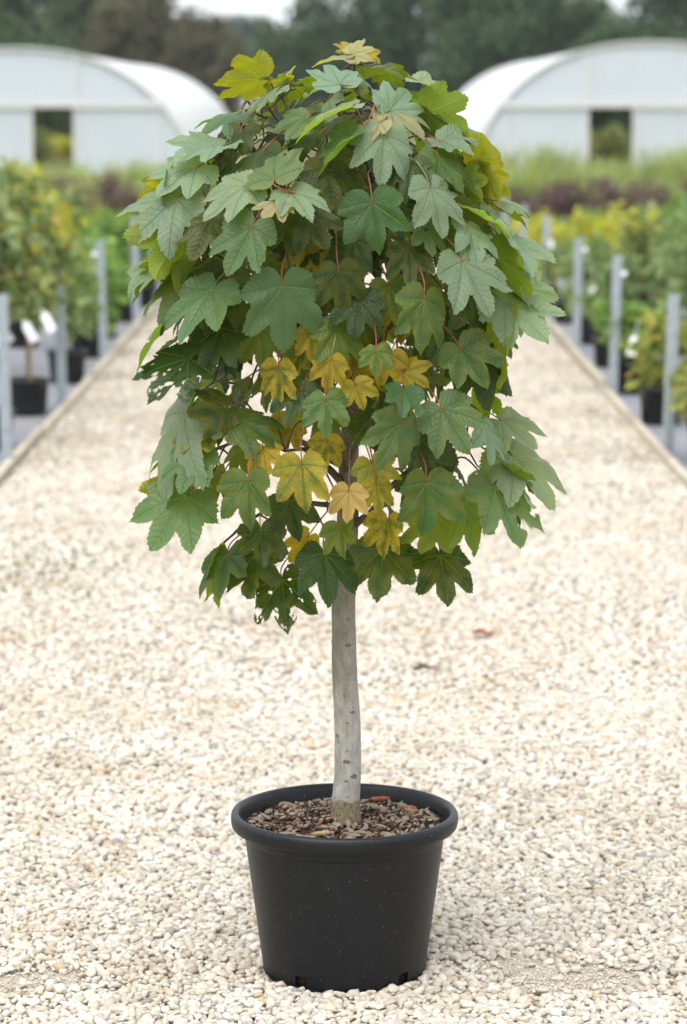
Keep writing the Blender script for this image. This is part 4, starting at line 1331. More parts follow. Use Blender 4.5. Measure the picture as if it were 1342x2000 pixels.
(0.142,5.408,1.259,0.617,-0.352,-0.703,0.521,-0.487,0.701,0.068,13,0),
(-0.094,5.341,1.382,-0.731,-0.088,-0.677,-0.564,-0.481,0.671,0.056,13,0),
(0.244,5.796,1.349,0.047,0.381,-0.923,0.212,0.899,0.382,0.056,2,0),
(-0.250,5.510,1.499,-0.180,0.057,-0.982,-0.957,-0.240,0.162,0.058,4,0),
(-0.025,5.840,1.266,0.155,0.664,-0.731,-0.507,0.689,0.518,0.056,13,0),
(0.259,5.491,1.244,0.569,-0.175,-0.803,0.804,-0.089,0.589,0.064,2,0),
(-0.165,5.317,1.388,-0.051,-0.355,-0.934,-0.303,-0.885,0.353,0.048,4,0),
(-0.337,5.703,1.530,-0.339,0.412,-0.846,-0.795,0.356,0.492,0.081,4,0),
(-0.063,5.496,1.573,-0.229,-0.155,-0.961,-0.966,-0.083,0.243,0.072,13,0),
(-0.121,5.523,1.792,-0.922,0.383,0.053,-0.085,-0.335,0.939,0.070,13,0),
(0.111,5.535,1.659,0.427,0.237,-0.873,0.895,-0.246,0.371,0.060,4,0),
(-0.302,5.745,1.292,-0.469,0.278,-0.838,-0.516,0.684,0.515,0.049,13,0),
(-0.218,5.470,1.288,-0.259,-0.349,-0.901,-0.893,-0.269,0.361,0.084,2,0),
(-0.075,5.498,1.381,-0.429,-0.421,-0.799,-0.713,-0.385,0.586,0.058,1,0),
(-0.332,5.730,1.372,-0.674,0.022,-0.738,-0.729,-0.182,0.660,0.062,1,0),
(-0.030,5.747,1.711,-0.155,0.962,-0.223,-0.203,0.189,0.961,0.082,2,0),
(0.280,5.531,1.502,0.424,0.012,-0.905,0.886,0.200,0.418,0.059,2,0),
(0.084,5.645,1.836,0.637,0.615,-0.464,-0.025,0.618,0.786,0.058,13,0),
(0.189,5.526,1.230,0.375,-0.178,-0.910,0.926,0.127,0.356,0.063,2,0),
(-0.238,5.429,1.046,-0.533,-0.266,-0.803,-0.447,-0.717,0.534,0.060,4,0),
(0.064,5.683,1.356,-0.079,0.301,-0.950,-0.018,0.953,0.303,0.073,13,0),
(-0.130,5.299,1.263,-0.434,-0.317,-0.843,-0.669,-0.514,0.538,0.077,13,0),
(0.173,5.373,1.600,0.423,-0.624,-0.657,0.556,-0.394,0.732,0.065,2,0),
(-0.276,5.760,1.557,-0.303,0.211,-0.929,-0.746,0.554,0.369,0.075,2,0),
(-0.332,5.444,1.308,-0.778,-0.311,-0.546,-0.577,0.009,0.817,0.049,1,0),
(-0.156,5.718,1.319,-0.468,0.403,-0.786,-0.267,0.784,0.561,0.064,9,0),
(-0.203,5.364,1.361,-0.114,-0.422,-0.899,-0.335,-0.836,0.435,0.049,13,0),
(0.077,5.512,1.573,0.319,-0.102,-0.942,0.836,-0.439,0.330,0.069,4,0),
(-0.259,5.670,1.372,-0.484,0.486,-0.728,-0.644,0.365,0.672,0.058,1,0),
(0.223,5.740,1.586,0.381,0.426,-0.821,0.265,0.800,0.538,0.048,13,0),
(-0.005,5.775,1.262,-0.084,0.561,-0.823,0.173,0.822,0.543,0.079,2,0),
(0.063,5.842,1.599,0.053,0.306,-0.951,0.440,0.848,0.297,0.057,2,0),
(-0.307,5.541,1.594,-0.426,-0.234,-0.874,-0.760,-0.432,0.486,0.073,2,0),
(0.200,5.500,1.516,0.407,0.100,-0.908,0.829,-0.459,0.320,0.059,2,0),
(-0.268,5.472,1.343,-0.710,-0.593,-0.380,-0.419,-0.078,0.904,0.054,1,0),
(0.144,5.459,1.756,0.554,-0.300,-0.777,0.821,0.351,0.450,0.061,0,0),
(0.033,5.780,1.643,-0.066,0.429,-0.901,-0.396,0.817,0.419,0.084,2,0),
(-0.031,5.434,1.624,0.029,-0.396,-0.918,0.146,-0.907,0.395,0.067,2,0),
(-0.239,5.652,1.567,-0.436,0.135,-0.890,-0.892,0.071,0.447,0.058,2,0),
(-0.268,5.357,1.549,-0.150,-0.288,-0.946,-0.538,-0.779,0.323,0.070,13,0),
(0.050,5.457,1.313,0.447,-0.050,-0.893,0.661,-0.655,0.367,0.075,13,0),
(-0.232,5.688,1.672,-0.919,0.351,-0.182,-0.128,0.171,0.977,0.081,2,0),
(0.038,5.356,1.534,0.049,-0.370,-0.928,-0.103,-0.926,0.363,0.068,2,0),
(-0.211,5.334,1.307,-0.395,-0.201,-0.897,-0.587,-0.696,0.414,0.054,2,0),
(-0.016,5.771,1.425,0.504,0.473,-0.723,0.118,0.791,0.600,0.072,4,0),
(-0.197,5.492,1.536,-0.571,-0.156,-0.806,-0.821,0.112,0.560,0.074,13,0),
(-0.217,5.537,1.192,-0.462,-0.190,-0.866,-0.860,-0.141,0.490,0.048,2,0),
(-0.131,5.361,1.586,-0.259,-0.373,-0.891,-0.642,-0.623,0.447,0.054,13,0),
(0.129,5.409,1.037,0.278,0.048,-0.959,0.736,-0.652,0.181,0.061,1,0),
(0.130,5.491,1.426,0.557,0.134,-0.819,0.691,-0.623,0.368,0.049,2,0),
(0.157,5.838,1.235,-0.149,-0.082,-0.986,0.540,0.828,-0.150,0.057,13,0),
(-0.035,5.695,1.387,-0.158,0.123,-0.980,-0.609,0.769,0.195,0.064,13,0),
(0.198,5.390,1.386,0.263,-0.422,-0.867,0.522,-0.693,0.496,0.047,2,0),
(0.072,5.437,1.541,0.232,0.021,-0.972,0.736,-0.658,0.161,0.046,13,0),
(0.269,5.456,1.431,0.638,-0.129,-0.759,0.673,-0.385,0.631,0.049,13,0),
(-0.075,5.697,1.309,-0.120,0.449,-0.886,-0.596,0.681,0.426,0.069,13,0),
(0.210,5.563,1.565,0.519,0.141,-0.843,0.795,0.282,0.537,0.083,13,0),
(-0.120,5.536,1.695,-0.878,0.210,-0.431,-0.431,0.048,0.901,0.066,13,0),
(-0.114,5.457,1.565,-0.575,-0.126,-0.809,-0.599,-0.609,0.520,0.062,2,0),
(-0.050,5.440,1.360,-0.118,-0.190,-0.975,-0.821,-0.534,0.203,0.060,2,0),
(-0.222,5.814,1.478,0.041,0.347,-0.937,-0.758,0.622,0.198,0.060,2,0),
(-0.232,5.442,1.660,-0.299,-0.021,-0.954,-0.953,-0.036,0.299,0.084,13,0),
(0.012,5.514,1.698,0.442,-0.809,-0.388,-0.271,-0.532,0.802,0.068,2,0),
(-0.084,5.287,1.303,-0.176,-0.570,-0.803,-0.426,-0.691,0.584,0.069,11,0),
(-0.229,5.487,1.004,-0.438,0.081,-0.896,-0.897,0.027,0.441,0.047,13,0),
(0.033,5.639,1.683,-0.071,0.699,-0.711,0.431,0.665,0.610,0.064,2,0),
(0.135,5.707,1.264,0.477,0.525,-0.705,0.504,0.493,0.709,0.053,4,0),
(-0.264,5.669,1.198,-0.867,0.425,-0.260,-0.247,0.087,0.965,0.083,2,0),
(0.187,5.661,1.419,0.113,0.470,-0.875,-0.312,0.853,0.418,0.050,2,0),
(0.198,5.513,1.398,0.714,-0.044,-0.699,0.689,-0.138,0.712,0.052,4,0),
(-0.133,5.849,1.484,-0.198,0.382,-0.903,-0.368,0.824,0.430,0.058,12,0),
(0.149,5.469,1.222,0.708,0.226,-0.669,0.707,-0.223,0.672,0.046,4,0),
(-0.041,5.709,1.222,-0.565,0.813,-0.142,0.247,0.330,0.911,0.072,4,0),
(-0.106,5.724,1.489,-0.504,0.473,-0.723,-0.362,0.644,0.674,0.048,13,0),
(-0.284,5.395,1.221,-0.422,-0.324,-0.846,-0.774,-0.357,0.523,0.080,4,0),
(0.264,5.704,1.151,0.435,0.033,-0.900,0.853,0.305,0.424,0.054,4,0),
(-0.134,5.417,1.092,-0.790,-0.384,-0.478,-0.575,0.193,0.795,0.076,2,0),
(0.029,5.342,1.164,0.501,-0.606,-0.618,0.143,-0.646,0.750,0.074,1,0),
(-0.172,5.831,1.332,-0.215,0.636,-0.741,-0.286,0.685,0.670,0.067,2,0),
(0.105,5.769,1.603,0.114,0.600,-0.792,0.398,0.703,0.590,0.050,2,0),
(-0.033,5.322,1.319,-0.035,-0.837,-0.546,-0.428,-0.481,0.765,0.053,4,0),
(-0.088,5.395,1.015,-0.346,-0.194,-0.918,-0.749,-0.532,0.395,0.047,13,0),
(-0.203,5.556,1.335,-0.643,0.337,-0.688,-0.741,-0.046,0.670,0.070,9,0),
(0.112,5.652,1.628,-0.040,0.541,-0.840,0.420,0.772,0.477,0.056,13,0),
(0.108,5.825,1.158,-0.049,0.456,-0.889,0.500,0.781,0.373,0.085,13,0),
(0.034,5.404,1.140,0.557,-0.730,-0.396,-0.300,-0.621,0.725,0.052,11,0),
(0.053,5.737,1.581,0.037,0.415,-0.909,-0.303,0.871,0.386,0.058,2,0),
(0.203,5.449,1.437,0.779,-0.019,-0.627,0.626,0.094,0.774,0.064,13,0),
(-0.252,5.784,1.215,-0.656,0.427,-0.623,-0.367,0.541,0.757,0.084,2,0),
(0.210,5.729,1.443,0.517,0.432,-0.739,0.415,0.629,0.657,0.054,2,0),
(0.041,5.310,1.246,0.527,-0.492,-0.693,0.087,-0.780,0.620,0.048,10,0),
(0.085,5.372,1.489,0.113,-0.732,-0.672,0.053,-0.671,0.739,0.049,1,0),
(0.080,5.531,0.984,0.646,-0.197,-0.737,0.742,-0.064,0.668,0.083,2,0),
(-0.202,5.424,1.100,-0.462,-0.324,-0.825,-0.517,-0.658,0.548,0.059,4,0),
(-0.319,5.393,1.584,-0.813,0.066,-0.579,-0.575,-0.256,0.777,0.058,13,0),
(-0.092,5.465,1.733,-0.829,-0.559,0.026,-0.067,0.146,0.987,0.057,3,0),
(-0.136,5.385,1.508,-0.080,0.130,-0.988,-0.826,-0.563,-0.007,0.049,2,0),
(-0.082,5.564,1.365,-0.660,0.150,-0.736,-0.682,0.292,0.670,0.077,2,0),
(0.031,5.685,1.631,0.029,0.503,-0.864,-0.183,0.852,0.490,0.051,2,0),
(-0.215,5.546,1.667,-0.632,0.380,-0.675,-0.626,0.264,0.734,0.057,2,0),
(0.070,5.375,1.242,0.176,-0.368,-0.913,0.705,-0.601,0.378,0.078,1,0),
(-0.081,5.790,1.290,-0.229,0.054,-0.972,-0.154,0.984,0.091,0.065,13,0),
(-0.100,5.560,0.993,-0.621,0.226,-0.750,-0.695,0.283,0.661,0.080,13,0),
(-0.096,5.484,1.670,-0.573,-0.077,-0.816,-0.817,-0.028,0.576,0.085,13,0),
(0.245,5.426,1.312,0.736,-0.102,-0.669,0.666,-0.064,0.743,0.053,2,0),
(0.042,5.562,1.829,0.989,-0.086,0.120,-0.109,0.129,0.986,0.077,0,0),
(-0.038,5.658,1.145,-0.183,0.643,-0.744,0.290,0.758,0.584,0.074,13,0),
(0.218,5.788,1.275,-0.126,0.560,-0.819,0.216,0.821,0.528,0.058,13,0),
(0.006,5.839,1.359,0.081,0.363,-0.928,-0.590,0.768,0.249,0.075,13,0),
(0.022,5.617,1.792,0.380,0.851,-0.362,-0.104,0.428,0.898,0.048,13,0),
]
BRANCHES = [
 [(0.020,5.525,1.226),(0.027,5.535,1.369),(0.048,5.505,1.544),(0.054,5.495,1.635),(0.033,5.505,1.765),(0.018,5.525,1.863)],
 [(0.016,5.525,1.164),(-0.062,5.475,1.236),(-0.090,5.445,1.305),(-0.111,5.425,1.458),(-0.121,5.425,1.597),(-0.099,5.445,1.716),(-0.119,5.445,1.785)],
 [(0.020,5.525,1.206),(0.065,5.475,1.323),(0.105,5.445,1.431),(0.159,5.425,1.498),(0.179,5.445,1.597),(0.160,5.475,1.715)],
 [(0.020,5.525,0.923),(0.042,5.495,0.948),(0.096,5.445,1.020),(0.181,5.425,1.094),(0.274,5.465,1.110),(0.338,5.505,1.079)],
 [(0.009,5.525,1.003),(-0.032,5.485,1.050),(-0.077,5.445,1.107),(-0.127,5.425,1.127),(-0.204,5.445,1.112),(-0.278,5.495,1.085)],
 [(0.013,5.525,0.946),(-0.032,5.465,0.981),(-0.113,5.425,0.987),(-0.174,5.425,0.961),(-0.238,5.485,0.900)],
 [(0.012,5.525,1.009),(0.072,5.585,1.053),(0.157,5.645,1.066),(0.220,5.645,1.045)],
 [(0.015,5.525,1.113),(0.070,5.465,1.202),(0.160,5.405,1.279),(0.250,5.425,1.327),(0.319,5.485,1.383)],
 [(0.015,5.525,1.123),(-0.052,5.505,1.187),(-0.152,5.425,1.277),(-0.243,5.445,1.315),(-0.318,5.505,1.280)],
 [(-0.062,5.475,1.236),(-0.171,5.385,1.381),(-0.251,5.405,1.439),(-0.325,5.485,1.505)],
 [(-0.111,5.425,1.458),(-0.189,5.365,1.570),(-0.250,5.425,1.637),(-0.314,5.495,1.645)],
 [(-0.121,5.425,1.597),(-0.170,5.405,1.677),(-0.202,5.475,1.745),(-0.173,5.525,1.810)],
 [(0.105,5.445,1.431),(0.198,5.385,1.510),(0.270,5.445,1.547),(0.314,5.505,1.534)],
 [(0.159,5.425,1.498),(0.218,5.425,1.637),(0.251,5.495,1.685)],
 [(0.179,5.445,1.597),(0.179,5.445,1.716),(0.191,5.525,1.745)],
 [(0.034,5.535,1.410),(-0.030,5.325,1.542),(-0.069,5.265,1.603)],
 [(0.042,5.515,1.493),(0.068,5.325,1.581),(0.071,5.245,1.651)],
 [(0.037,5.505,1.745),(0.068,5.405,1.760),(0.099,5.445,1.785)],
 [(0.017,5.525,1.195),(-0.031,5.325,1.306),(-0.079,5.245,1.410),(-0.107,5.225,1.489)],
 [(0.020,5.525,1.216),(0.088,5.325,1.345),(0.154,5.245,1.449)],
 [(0.011,5.525,1.061),(0.059,5.365,1.162),(0.117,5.285,1.191)],
 [(0.011,5.525,1.040),(-0.061,5.375,1.100),(-0.110,5.325,1.107)],
 [(0.017,5.525,1.185),(-0.033,5.705,1.314),(-0.119,5.805,1.435),(-0.184,5.825,1.530)],
 [(0.020,5.525,1.226),(0.094,5.725,1.355),(0.191,5.785,1.458)],
 [(0.034,5.535,1.451),(0.009,5.725,1.566),(-0.033,5.785,1.670)],
 [(0.044,5.515,1.534),(0.114,5.705,1.640),(0.178,5.725,1.712)],
 [(0.013,5.525,1.061),(-0.075,5.685,1.147),(-0.183,5.745,1.183),(-0.267,5.725,1.206)],
 [(0.013,5.525,1.081),(0.116,5.705,1.187),(0.223,5.745,1.226)],
]
# ------------------------------------------------------------------ the big black pot
PC = Vector((.002, 5.525, -.004))
pot = empty('plant_pot', PC)
tag(pot, 'large round black plastic plant pot standing on the gravel in front', 'plant pot')
SEG = 160
H0, HB = .298, .0
prof = [(.150, .0), (.160, .001), (.1655, .004), (.168, .010), (.1685, .016), (.1705, .034), (.1710, .037), (.1727, .05), (.1795, .10), (.1930, .20), (.2035, .28), (.2075, .312)]
q = MB()
V, Fc = [], []
for r0, z in prof:
    for k in range(SEG):
        w = 2 * math.pi * k / SEG
        V.append((r0 * math.cos(w), r0 * math.sin(w), z))
# drainage notches at the foot, spaced round the wall
notch = set()
for ang in (-120.5, -45.5, 0, 45, 90, 135, 180):
    kc = int(round((ang % 360) / 360 * SEG))
    for d_ in range(-2, 2):
        notch.add((kc + d_) % SEG)
for i in range(len(prof) - 1):
    for k in range(SEG):
        if i in (3, 4) and k in notch:
            continue
        k2 = (k + 1) % SEG
        Fc.append((i * SEG + k, i * SEG + k2, (i + 1) * SEG + k2, (i + 1) * SEG + k))
Fc.append(tuple(range(SEG - 1, -1, -1)))
q.add(V, Fc)
body = q.build('wall', M['pot'], pot, True)
so = body.modifiers.new('thickness', 'SOLIDIFY'); so.thickness = .004; so.offset = -1
es = body.modifiers.new('crisp_edges', 'EDGE_SPLIT'); es.split_angle = R(38)
q = MB()
q.lathe([(.2072, .3085), (.2240, .3085), (.2290, .3095), (.2312, .3120), (.2330, .3200), (.2335, .3290), (.2325, .3360), (.2295, .3405), (.2245, .3425), (.2195, .3410), (.2165, .3365), (.2140, .3280), (.2075, .3000), (.2030, .2800), (.2012, .2800)], SEG)
rim = q.build('rim', M['pot'], pot, True)
# roots and compost showing in the notches
q = MB(); q.lathe([(.150, .006), (.1605, .012), (.163, .05), (.163, .06), (.1, .07)], 64, cap_bottom=True)
rootball = q.build('root_ball', M['soil'], pot, True)

# ------------------------------------------------------------------ compost and bark chips in the pot
SZ = .303
soil = MB()
V, Fc = [], []
NR, NA = 22, 72
for i in range(NR + 1):
    rr = .2045 * i / NR
    for k in range(NA):
        w = 2 * math.pi * k / NA
        x, y = rr * math.cos(w), rr * math.sin(w)
        z = SZ + .010 * noise.noise((x * 22, y * 22, 1)) + .008 * noise.noise((x * 60, y * 60, 5)) + .012 * (1 - (i / NR) ** 2)
        V.append((PC.x + x, PC.y + y, z))
for i in range(NR):
    for k in range(NA):
        k2 = (k + 1) % NA
        Fc.append((i * NA + k, i * NA + k2, (i + 1) * NA + k2, (i + 1) * NA + k))
soil.add(V, Fc)
mulch = tag(soil.build('potting_mix', M['soil'], None, True), 'dark potting compost with bark chips inside the black pot', 'compost', kind='stuff')


def chip_geo(q, pos, L, w, h, r, yaw=None, tilt=.35):
    """irregular six-sided splinter of bark"""
    Rm = Matrix.Rotation(r.uniform(0, 6.28) if yaw is None else yaw, 3, 'Z') @ Matrix.Rotation(r.gauss(0, tilt), 3, 'Y') @ Matrix.Rotation(r.gauss(0, tilt), 3, 'X')
    V = []
    for t, s in ((-1, .45), (-.6, .95), (.35, 1.0), (1, .5)):
        for a in range(6):
            an = a * math.pi / 3 + .3
            V.append(Vector(pos) + Rm @ Vector((t * L / 2 * r.uniform(.9, 1.1), math.cos(an) * w / 2 * s * r.uniform(.75, 1.2), math.sin(an) * h / 2 * s * r.uniform(.75, 1.2))))
    Fc = [(5, 4, 3, 2, 1, 0), (18, 19, 20, 21, 22, 23)]
    for i in range(3):
        for k in range(6):
            k2 = (k + 1) % 6
            Fc.append((i * 6 + k, i * 6 + k2, i * 6 + 6 + k2, i * 6 + 6 + k))
    q.add(V, Fc)


rc = random.Random(21)


def soil_z(x, y):
    rr = math.hypot(x, y)
    return SZ + .010 * noise.noise((x * 22, y * 22, 1)) + .008 * noise.noise((x * 60, y * 60, 5)) + .012 * (1 - (rr / .2075) ** 2)


q = MB()
for i in range(2300):
    rr = .2 * math.sqrt(rc.random()); w = rc.uniform(0, 6.28)
    x, y = rr * math.cos(w), rr * math.sin(w)
    if math.hypot(x - .003, y) < .030:
        continue
    L = rc.uniform(.005, .016)
    chip_geo(q, (PC.x + x, PC.y + y, soil_z(x, y) + rc.uniform(.001, .006)), L, L * rc.uniform(.35, .7), L * rc.uniform(.25, .5), rc)
fines = q.build('fine_bark', M['chip'], mulch)
fines['kind'] = 'stuff'
for i in range(150):
    rr = .194 * math.sqrt(rc.random()); w = rc.uniform(0, 6.28)
    x, y = rr * math.cos(w), rr * math.sin(w)
    if math.hypot(x - .003, y) < .045:
        continue
    L = rc.uniform(.014, .026)
    q = MB(); chip_geo(q, (PC.x + x, PC.y + y, soil_z(x, y) + .007), L, L * rc.uniform(.35, .6), L * rc.uniform(.25, .45), rc)
    q.build('bark_chip', M['chip'], mulch)
for (x, y, L, yaw, mt) in [(-.045, -.105, .042, .25, 'cane'), (.075, .16, .038, .1, 'deadleaf'), (.135, .115, .045, -.9, 'deadleaf'), (.128, .02, .034, .7, 'wood'), (-.155, -.02, .036, -.4, 'wood')]:
    q = MB(); chip_geo(q, (PC.x + x, PC.y + y, soil_z(x, y) + .010), L, L * .32, L * .25, rc, yaw, .15)
    q.build('bark_chip', M[mt], mulch)

# ------------------------------------------------------------------ the sycamore
TB = Vector((.005, 5.525, .29))
tree = empty('sycamore_tree', TB)
tag(tree, 'young sycamore tree with large lobed leaves growing in the black pot', 'tree')
TR = [(.005, .288, .0345), (.005, .301, .0312), (.005, .330, .0292), (.005, .361, .0280), (.008, .405, .0262), (.0085, .458, .0257), (.007, .533, .0257), (.003, .619, .0247), (.001, .693, .0238),
      (.000, .778, .0231), (.004, .851, .0222), (.009, .956, .0207), (.011, 1.061, .0191), (.015, 1.164, .0165), (.020, 1.226, .0146), (.023, 1.30, .012), (.027, 1.372, .010)]
cl = catmull([(x, 5.525, z) for x, z, r0 in TR], 5)
rad = list(1.05 * np.interp(np.linspace(0, len(TR) - 1, len(cl)), range(len(TR)), [t[2] for t in TR]))
q = MB()
SG = 28
V, Fc = [], []
for i, (c, r0) in enumerate(zip(cl, rad)):
    for k in range(SG):
        w = 2 * math.pi * k / SG
        d = Vector((math.cos(w), math.sin(w), 0))
        rr = r0 * (1 + .05 * noise.noise((d.x * 1.2, d.y * 1.2, c.z * 9)) + .025 * noise.noise((d.x * 3, d.y * 3, c.z * 34)))
        V.append(c + d * rr)
for i in range(len(cl) - 1):
    for k in range(SG):
        k2 = (k + 1) % SG
        Fc.append((i * SG + k, i * SG + k2, (i + 1) * SG + k2, (i + 1) * SG + k))
q.add(V, Fc)
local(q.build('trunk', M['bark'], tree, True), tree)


def trunk_at(z):
    zs = [t[1] for t in TR]
    return float(np.interp(z, zs, [t[0] for t in TR])), float(np.interp(z, zs, [t[2] for t in TR]))


rk = random.Random(4)
for z, ang, s in [(.446, -95, 1.0), (.548, -62, .8), (.498, -140, .6), (.687, -70, .9), (.689, -176, .6), (.645, -100, .45), (.415, -60, 1.1), (.573, -118, .35), (.468, -90, .3), (.405, -95, .7), (.74, -70, .5), (.618, -100, .35), (.52, -80, .3), (.372, -85, .5)]:
    cx, r0 = trunk_at(z)
    r0 *= 1.045
    a = R(ang)
    import_v, import_f = [], []
    d = Vector((math.cos(a), math.sin(a), 0)); t = Vector((-math.sin(a), math.cos(a), 0))
    c = Vector((cx, 5.525, z)) + d * (r0 - .0005)
    q = MB()
    for i in range(5):
        rr = (1, .85, .6, .35, .0)[i] * .0052 * s; hh = (0, .0014, .0022, .0012, .0006)[i] * s
        for k in range(12):
            w = 2 * math.pi * k / 12
            import_v.append(c + t * math.cos(w) * rr * 1.5 * rk.uniform(.85, 1.15) + Vector((0, 0, 1)) * math.sin(w) * rr * .8 * rk.uniform(.85, 1.15) + d * hh)
    for i in range(4):
        for k in range(12):
            k2 = (k + 1) % 12
            import_f.append((i * 12 + k, i * 12 + k2, (i + 1) * 12 + k2, (i + 1) * 12 + k))
    q.add(import_v, import_f)
    local(q.build('branch_scar', M['knot'], tree, True), tree)

NODES = []
BRM = []
for bi, pts_ in enumerate(BRANCHES):
    c = catmull(pts_, 6)
    lead = bi < 3
    r0, r1 = ((.0125, .003) if lead else (.0075, .0022))
    if bi == 3 or bi == 4: r0 = .0095
    nn = len(c)
    wob = [p_ + Vector((noise.noise(p_ * 14), noise.noise(p_ * 14 + Vector((9, 0, 0))), noise.noise(p_ * 14 + Vector((0, 9, 0))))) * .006 * (0 if i == 0 else 1) for i, p_ in enumerate(c)]
    q = MB()
    q.tube(wob, [r0 + (r1 - r0) * (i / (nn - 1)) ** .8 for i in range(nn)], 9)
    BRM.append(q)
    for p_ in wob[2:]:
        NODES.append((p_, bi))
NP = np.array([tuple(p_) for p_, b in NODES])


# ---- leaf blades
HALF = [(0, 1.0), (5.5, .925), (10, .86), (14.5, .77), (17.5, .67), (19.5, .59), (22, .60), (26, .73), (31, .85), (38.5, .95), (44.5, .86), (50, .78), (55.5, .68), (60, .58), (63, .55), (67, .585),
        (73, .63), (79, .645), (88, .565), (99, .50), (112, .455), (127, .41), (141, .36), (153, .29), (164, .19), (174, .08)]


def outline(r, step=.040, tooth=.026):
    """closed lobed and toothed outline as points, tip along +x"""
    halves = []
    for s in (1, -1):
        pts_ = []
        for a, rr in HALF:
            j = 1 + r.uniform(-.045, .045)
            w = R(a + (r.uniform(-1.5, 1.5) if 3 < a < 160 else 0))
            pts_.append(Vector((rr * j * math.cos(w), s * rr * j * math.sin(w), 0)))
        L = [0]
        for a, b in zip(pts_, pts_[1:]):
            L.append(L[-1] + (b - a).length)
        tot = L[-1]
        n_ = int(tot / step)
        out = []
        for i in range(n_ + 1):
            t = tot * i / n_
            k = max(0, min(len(L) - 2, int(np.searchsorted(L, t)) - 1))
            f = (t - L[k]) / max(1e-6, L[k + 1] - L[k])
            p_ = pts_[k].lerp(pts_[k + 1], f)
            if i % 2 == 1 and t < tot * .93:
                d = p_.normalized()
                p_ = p_ + d * tooth * r.uniform(.6, 1.8)
            out.append(p_)
        halves.append(out)
    return list(reversed(halves[1])) + halves[0][1:]


VE = [R(0), R(40), R(82)]


def leaf_mesh(seed, rings=(.10, .26, .42, .58, .72, .86, 1.0), step=.040, fold=.10, droop=.35, side=.25, wave=.035, quilt=.12, holes=None, twist=0.0):
    r = random.Random(seed)
    o_ = outline(r, step)
    off = Vector((seed * 3.7, seed * 1.3, 0))
    flat = [Vector((0, 0, 0))]
    for f in rings:
        for p_ in o_:
            flat.append(p_ * f)
    n_ = len(o_)
    Fc = []
    for k in range(n_ - 1):
        Fc.append((0, 1 + k, 2 + k))
    for i in range(len(rings) - 1):
        for k in range(n_ - 1):
            a = 1 + i * n_ + k
            Fc.append((a, a + n_, a + n_ + 1, a + 1))
    if holes:
        keep = []
        for f in Fc:
            c = sum((flat[i] for i in f), Vector()) / len(f)
            rr = c.length
            dv = min(abs(abs(math.atan2(c.y, c.x)) - v) for v in VE) * rr
            h = noise.noise(c * holes[1] + off) + .55 * noise.noise(c * holes[1] * 2.3 + off)
            h += holes[2] * (Vector((holes[3], holes[4], 0)).normalized().dot(c)) + .8 * dv - .05
            if h > holes[0] and rr > .12:
                continue
            keep.append(f)
        Fc = keep
    V = []
    bend = r.uniform(-.12, .12)
    for p_ in flat:
        rr = p_.length
        th = abs(math.atan2(p_.y, p_.x)) if rr else 0
        dv = min(abs(th - v) for v in VE)
        v_ = rr * math.sin(min(dv, 1.2))
        z = quilt * v_ + fold * abs(p_.y) - droop * .5 * max(0, p_.x) ** 2 - side * p_.y * p_.y
        z += wave * (noise.noise(p_ * 2.6 + off) + .5 * noise.noise(p_ * 6 + off)) * min(1, rr * 2)
        z += bend * p_.y * rr + twist * p_.x * p_.y
        V.append((p_.x, p_.y, z))
    me = bpy.data.meshes.new('leaf')
    me.from_pydata(V, [], Fc)
    me.materials.append(M['leaf'])
    at = me.attributes.new('flat', 'FLOAT_VECTOR', 'POINT')
    at.data.foreach_set('vector', np.array([tuple(p_) for p_ in flat], np.float32).ravel())
    me.polygons.foreach_set('use_smooth', [True] * len(me.polygons))
    me.update()
    return me


LM = [leaf_mesh(i + 1, fold=f, droop=d, side=s, wave=w, twist=t) for i, (f, d, s, w, t) in enumerate([
    (.08, .30, .22, .06, .15), (.14, .55, .30, .08, -.2), (.02, .22, .12, .06, .3), (.28, .45, .10, .09, -.3), (.05, .75, .50, .07, .1), (.10, .18, .40, .10, -.1), (.36, .40, .05, .08, .2),
    (.06, .60, .55, .08, -.35), (.12, .25, .18, .12, .4), (.0, .45, .35, .08, -.15), (.20, .85, .20, .10, .25), (-.08, .35, .15, .09, .0), (.16, .20, .0, .12, -.45), (.10, .50, .25, .07, .2)])]
FR = tuple(np.linspace(.05, 1, 24))
HM = {1: leaf_mesh(41, FR, .024, .05, .25, .15, .05, holes=(.42, 6.5, .22, .9, .5)),
      2: leaf_mesh(42, FR, .024, .08, .3, .2, .05, holes=(.62, 6.0, .30, .9, -.5)),
      3: leaf_mesh(43, FR, .024, .08, .3, .2, .05, holes=(.66, 5.0, .36, .95, .4))}
# tints (linear base colours) and how far each has turned
TINT = [(.086, .160, .070, .93), (.050, .116, .032, .93), (.022, .059, .011, .92), (.195, .272, .185, .95), (.17, .24, .03, .88), (.25, .235, .03, .70), (.20, .21, .03, .60), (.34, .30, .20, .72),  # palest green holds painted sheen, dark greens the shade inside the crown
        (.30, .31, .20, .60), (.29, .225, .022, .30), (.15, .175, .026, .05), (.14, .20, .045, .25), (.34, .20, .02, .15), (.085, .145, .020, .85), (.26, .23, .025, .4), (.50, .30, .11, .8), (.235, .25, .17, .75)]
rl = random.Random(77)


def leaf_matrix(J, t, n_, L):
    t = Vector(t).normalized()
    n_ = Vector(n_); n_ = (n_ - t * n_.dot(t)).normalized()
    s = n_.cross(t)
    m4 = Matrix((( t.x, s.x, n_.x, J[0]), (t.y, s.y, n_.y, J[1]), (t.z, s.z, n_.z, J[2]), (0, 0, 0, 1)))
    return m4 @ Matrix.Diagonal((L, L * rl.uniform(.93, 1.08), L, 1))


MOVE = Matrix.Translation(-TB)
NKEY = 150
order = list(range(NKEY)) + sorted(range(NKEY, len(LEAVES)), key=lambda i: LEAVES[i][1])
single, massed = order[:300], order[300:]
bulk = MB(); bulk_flat = []


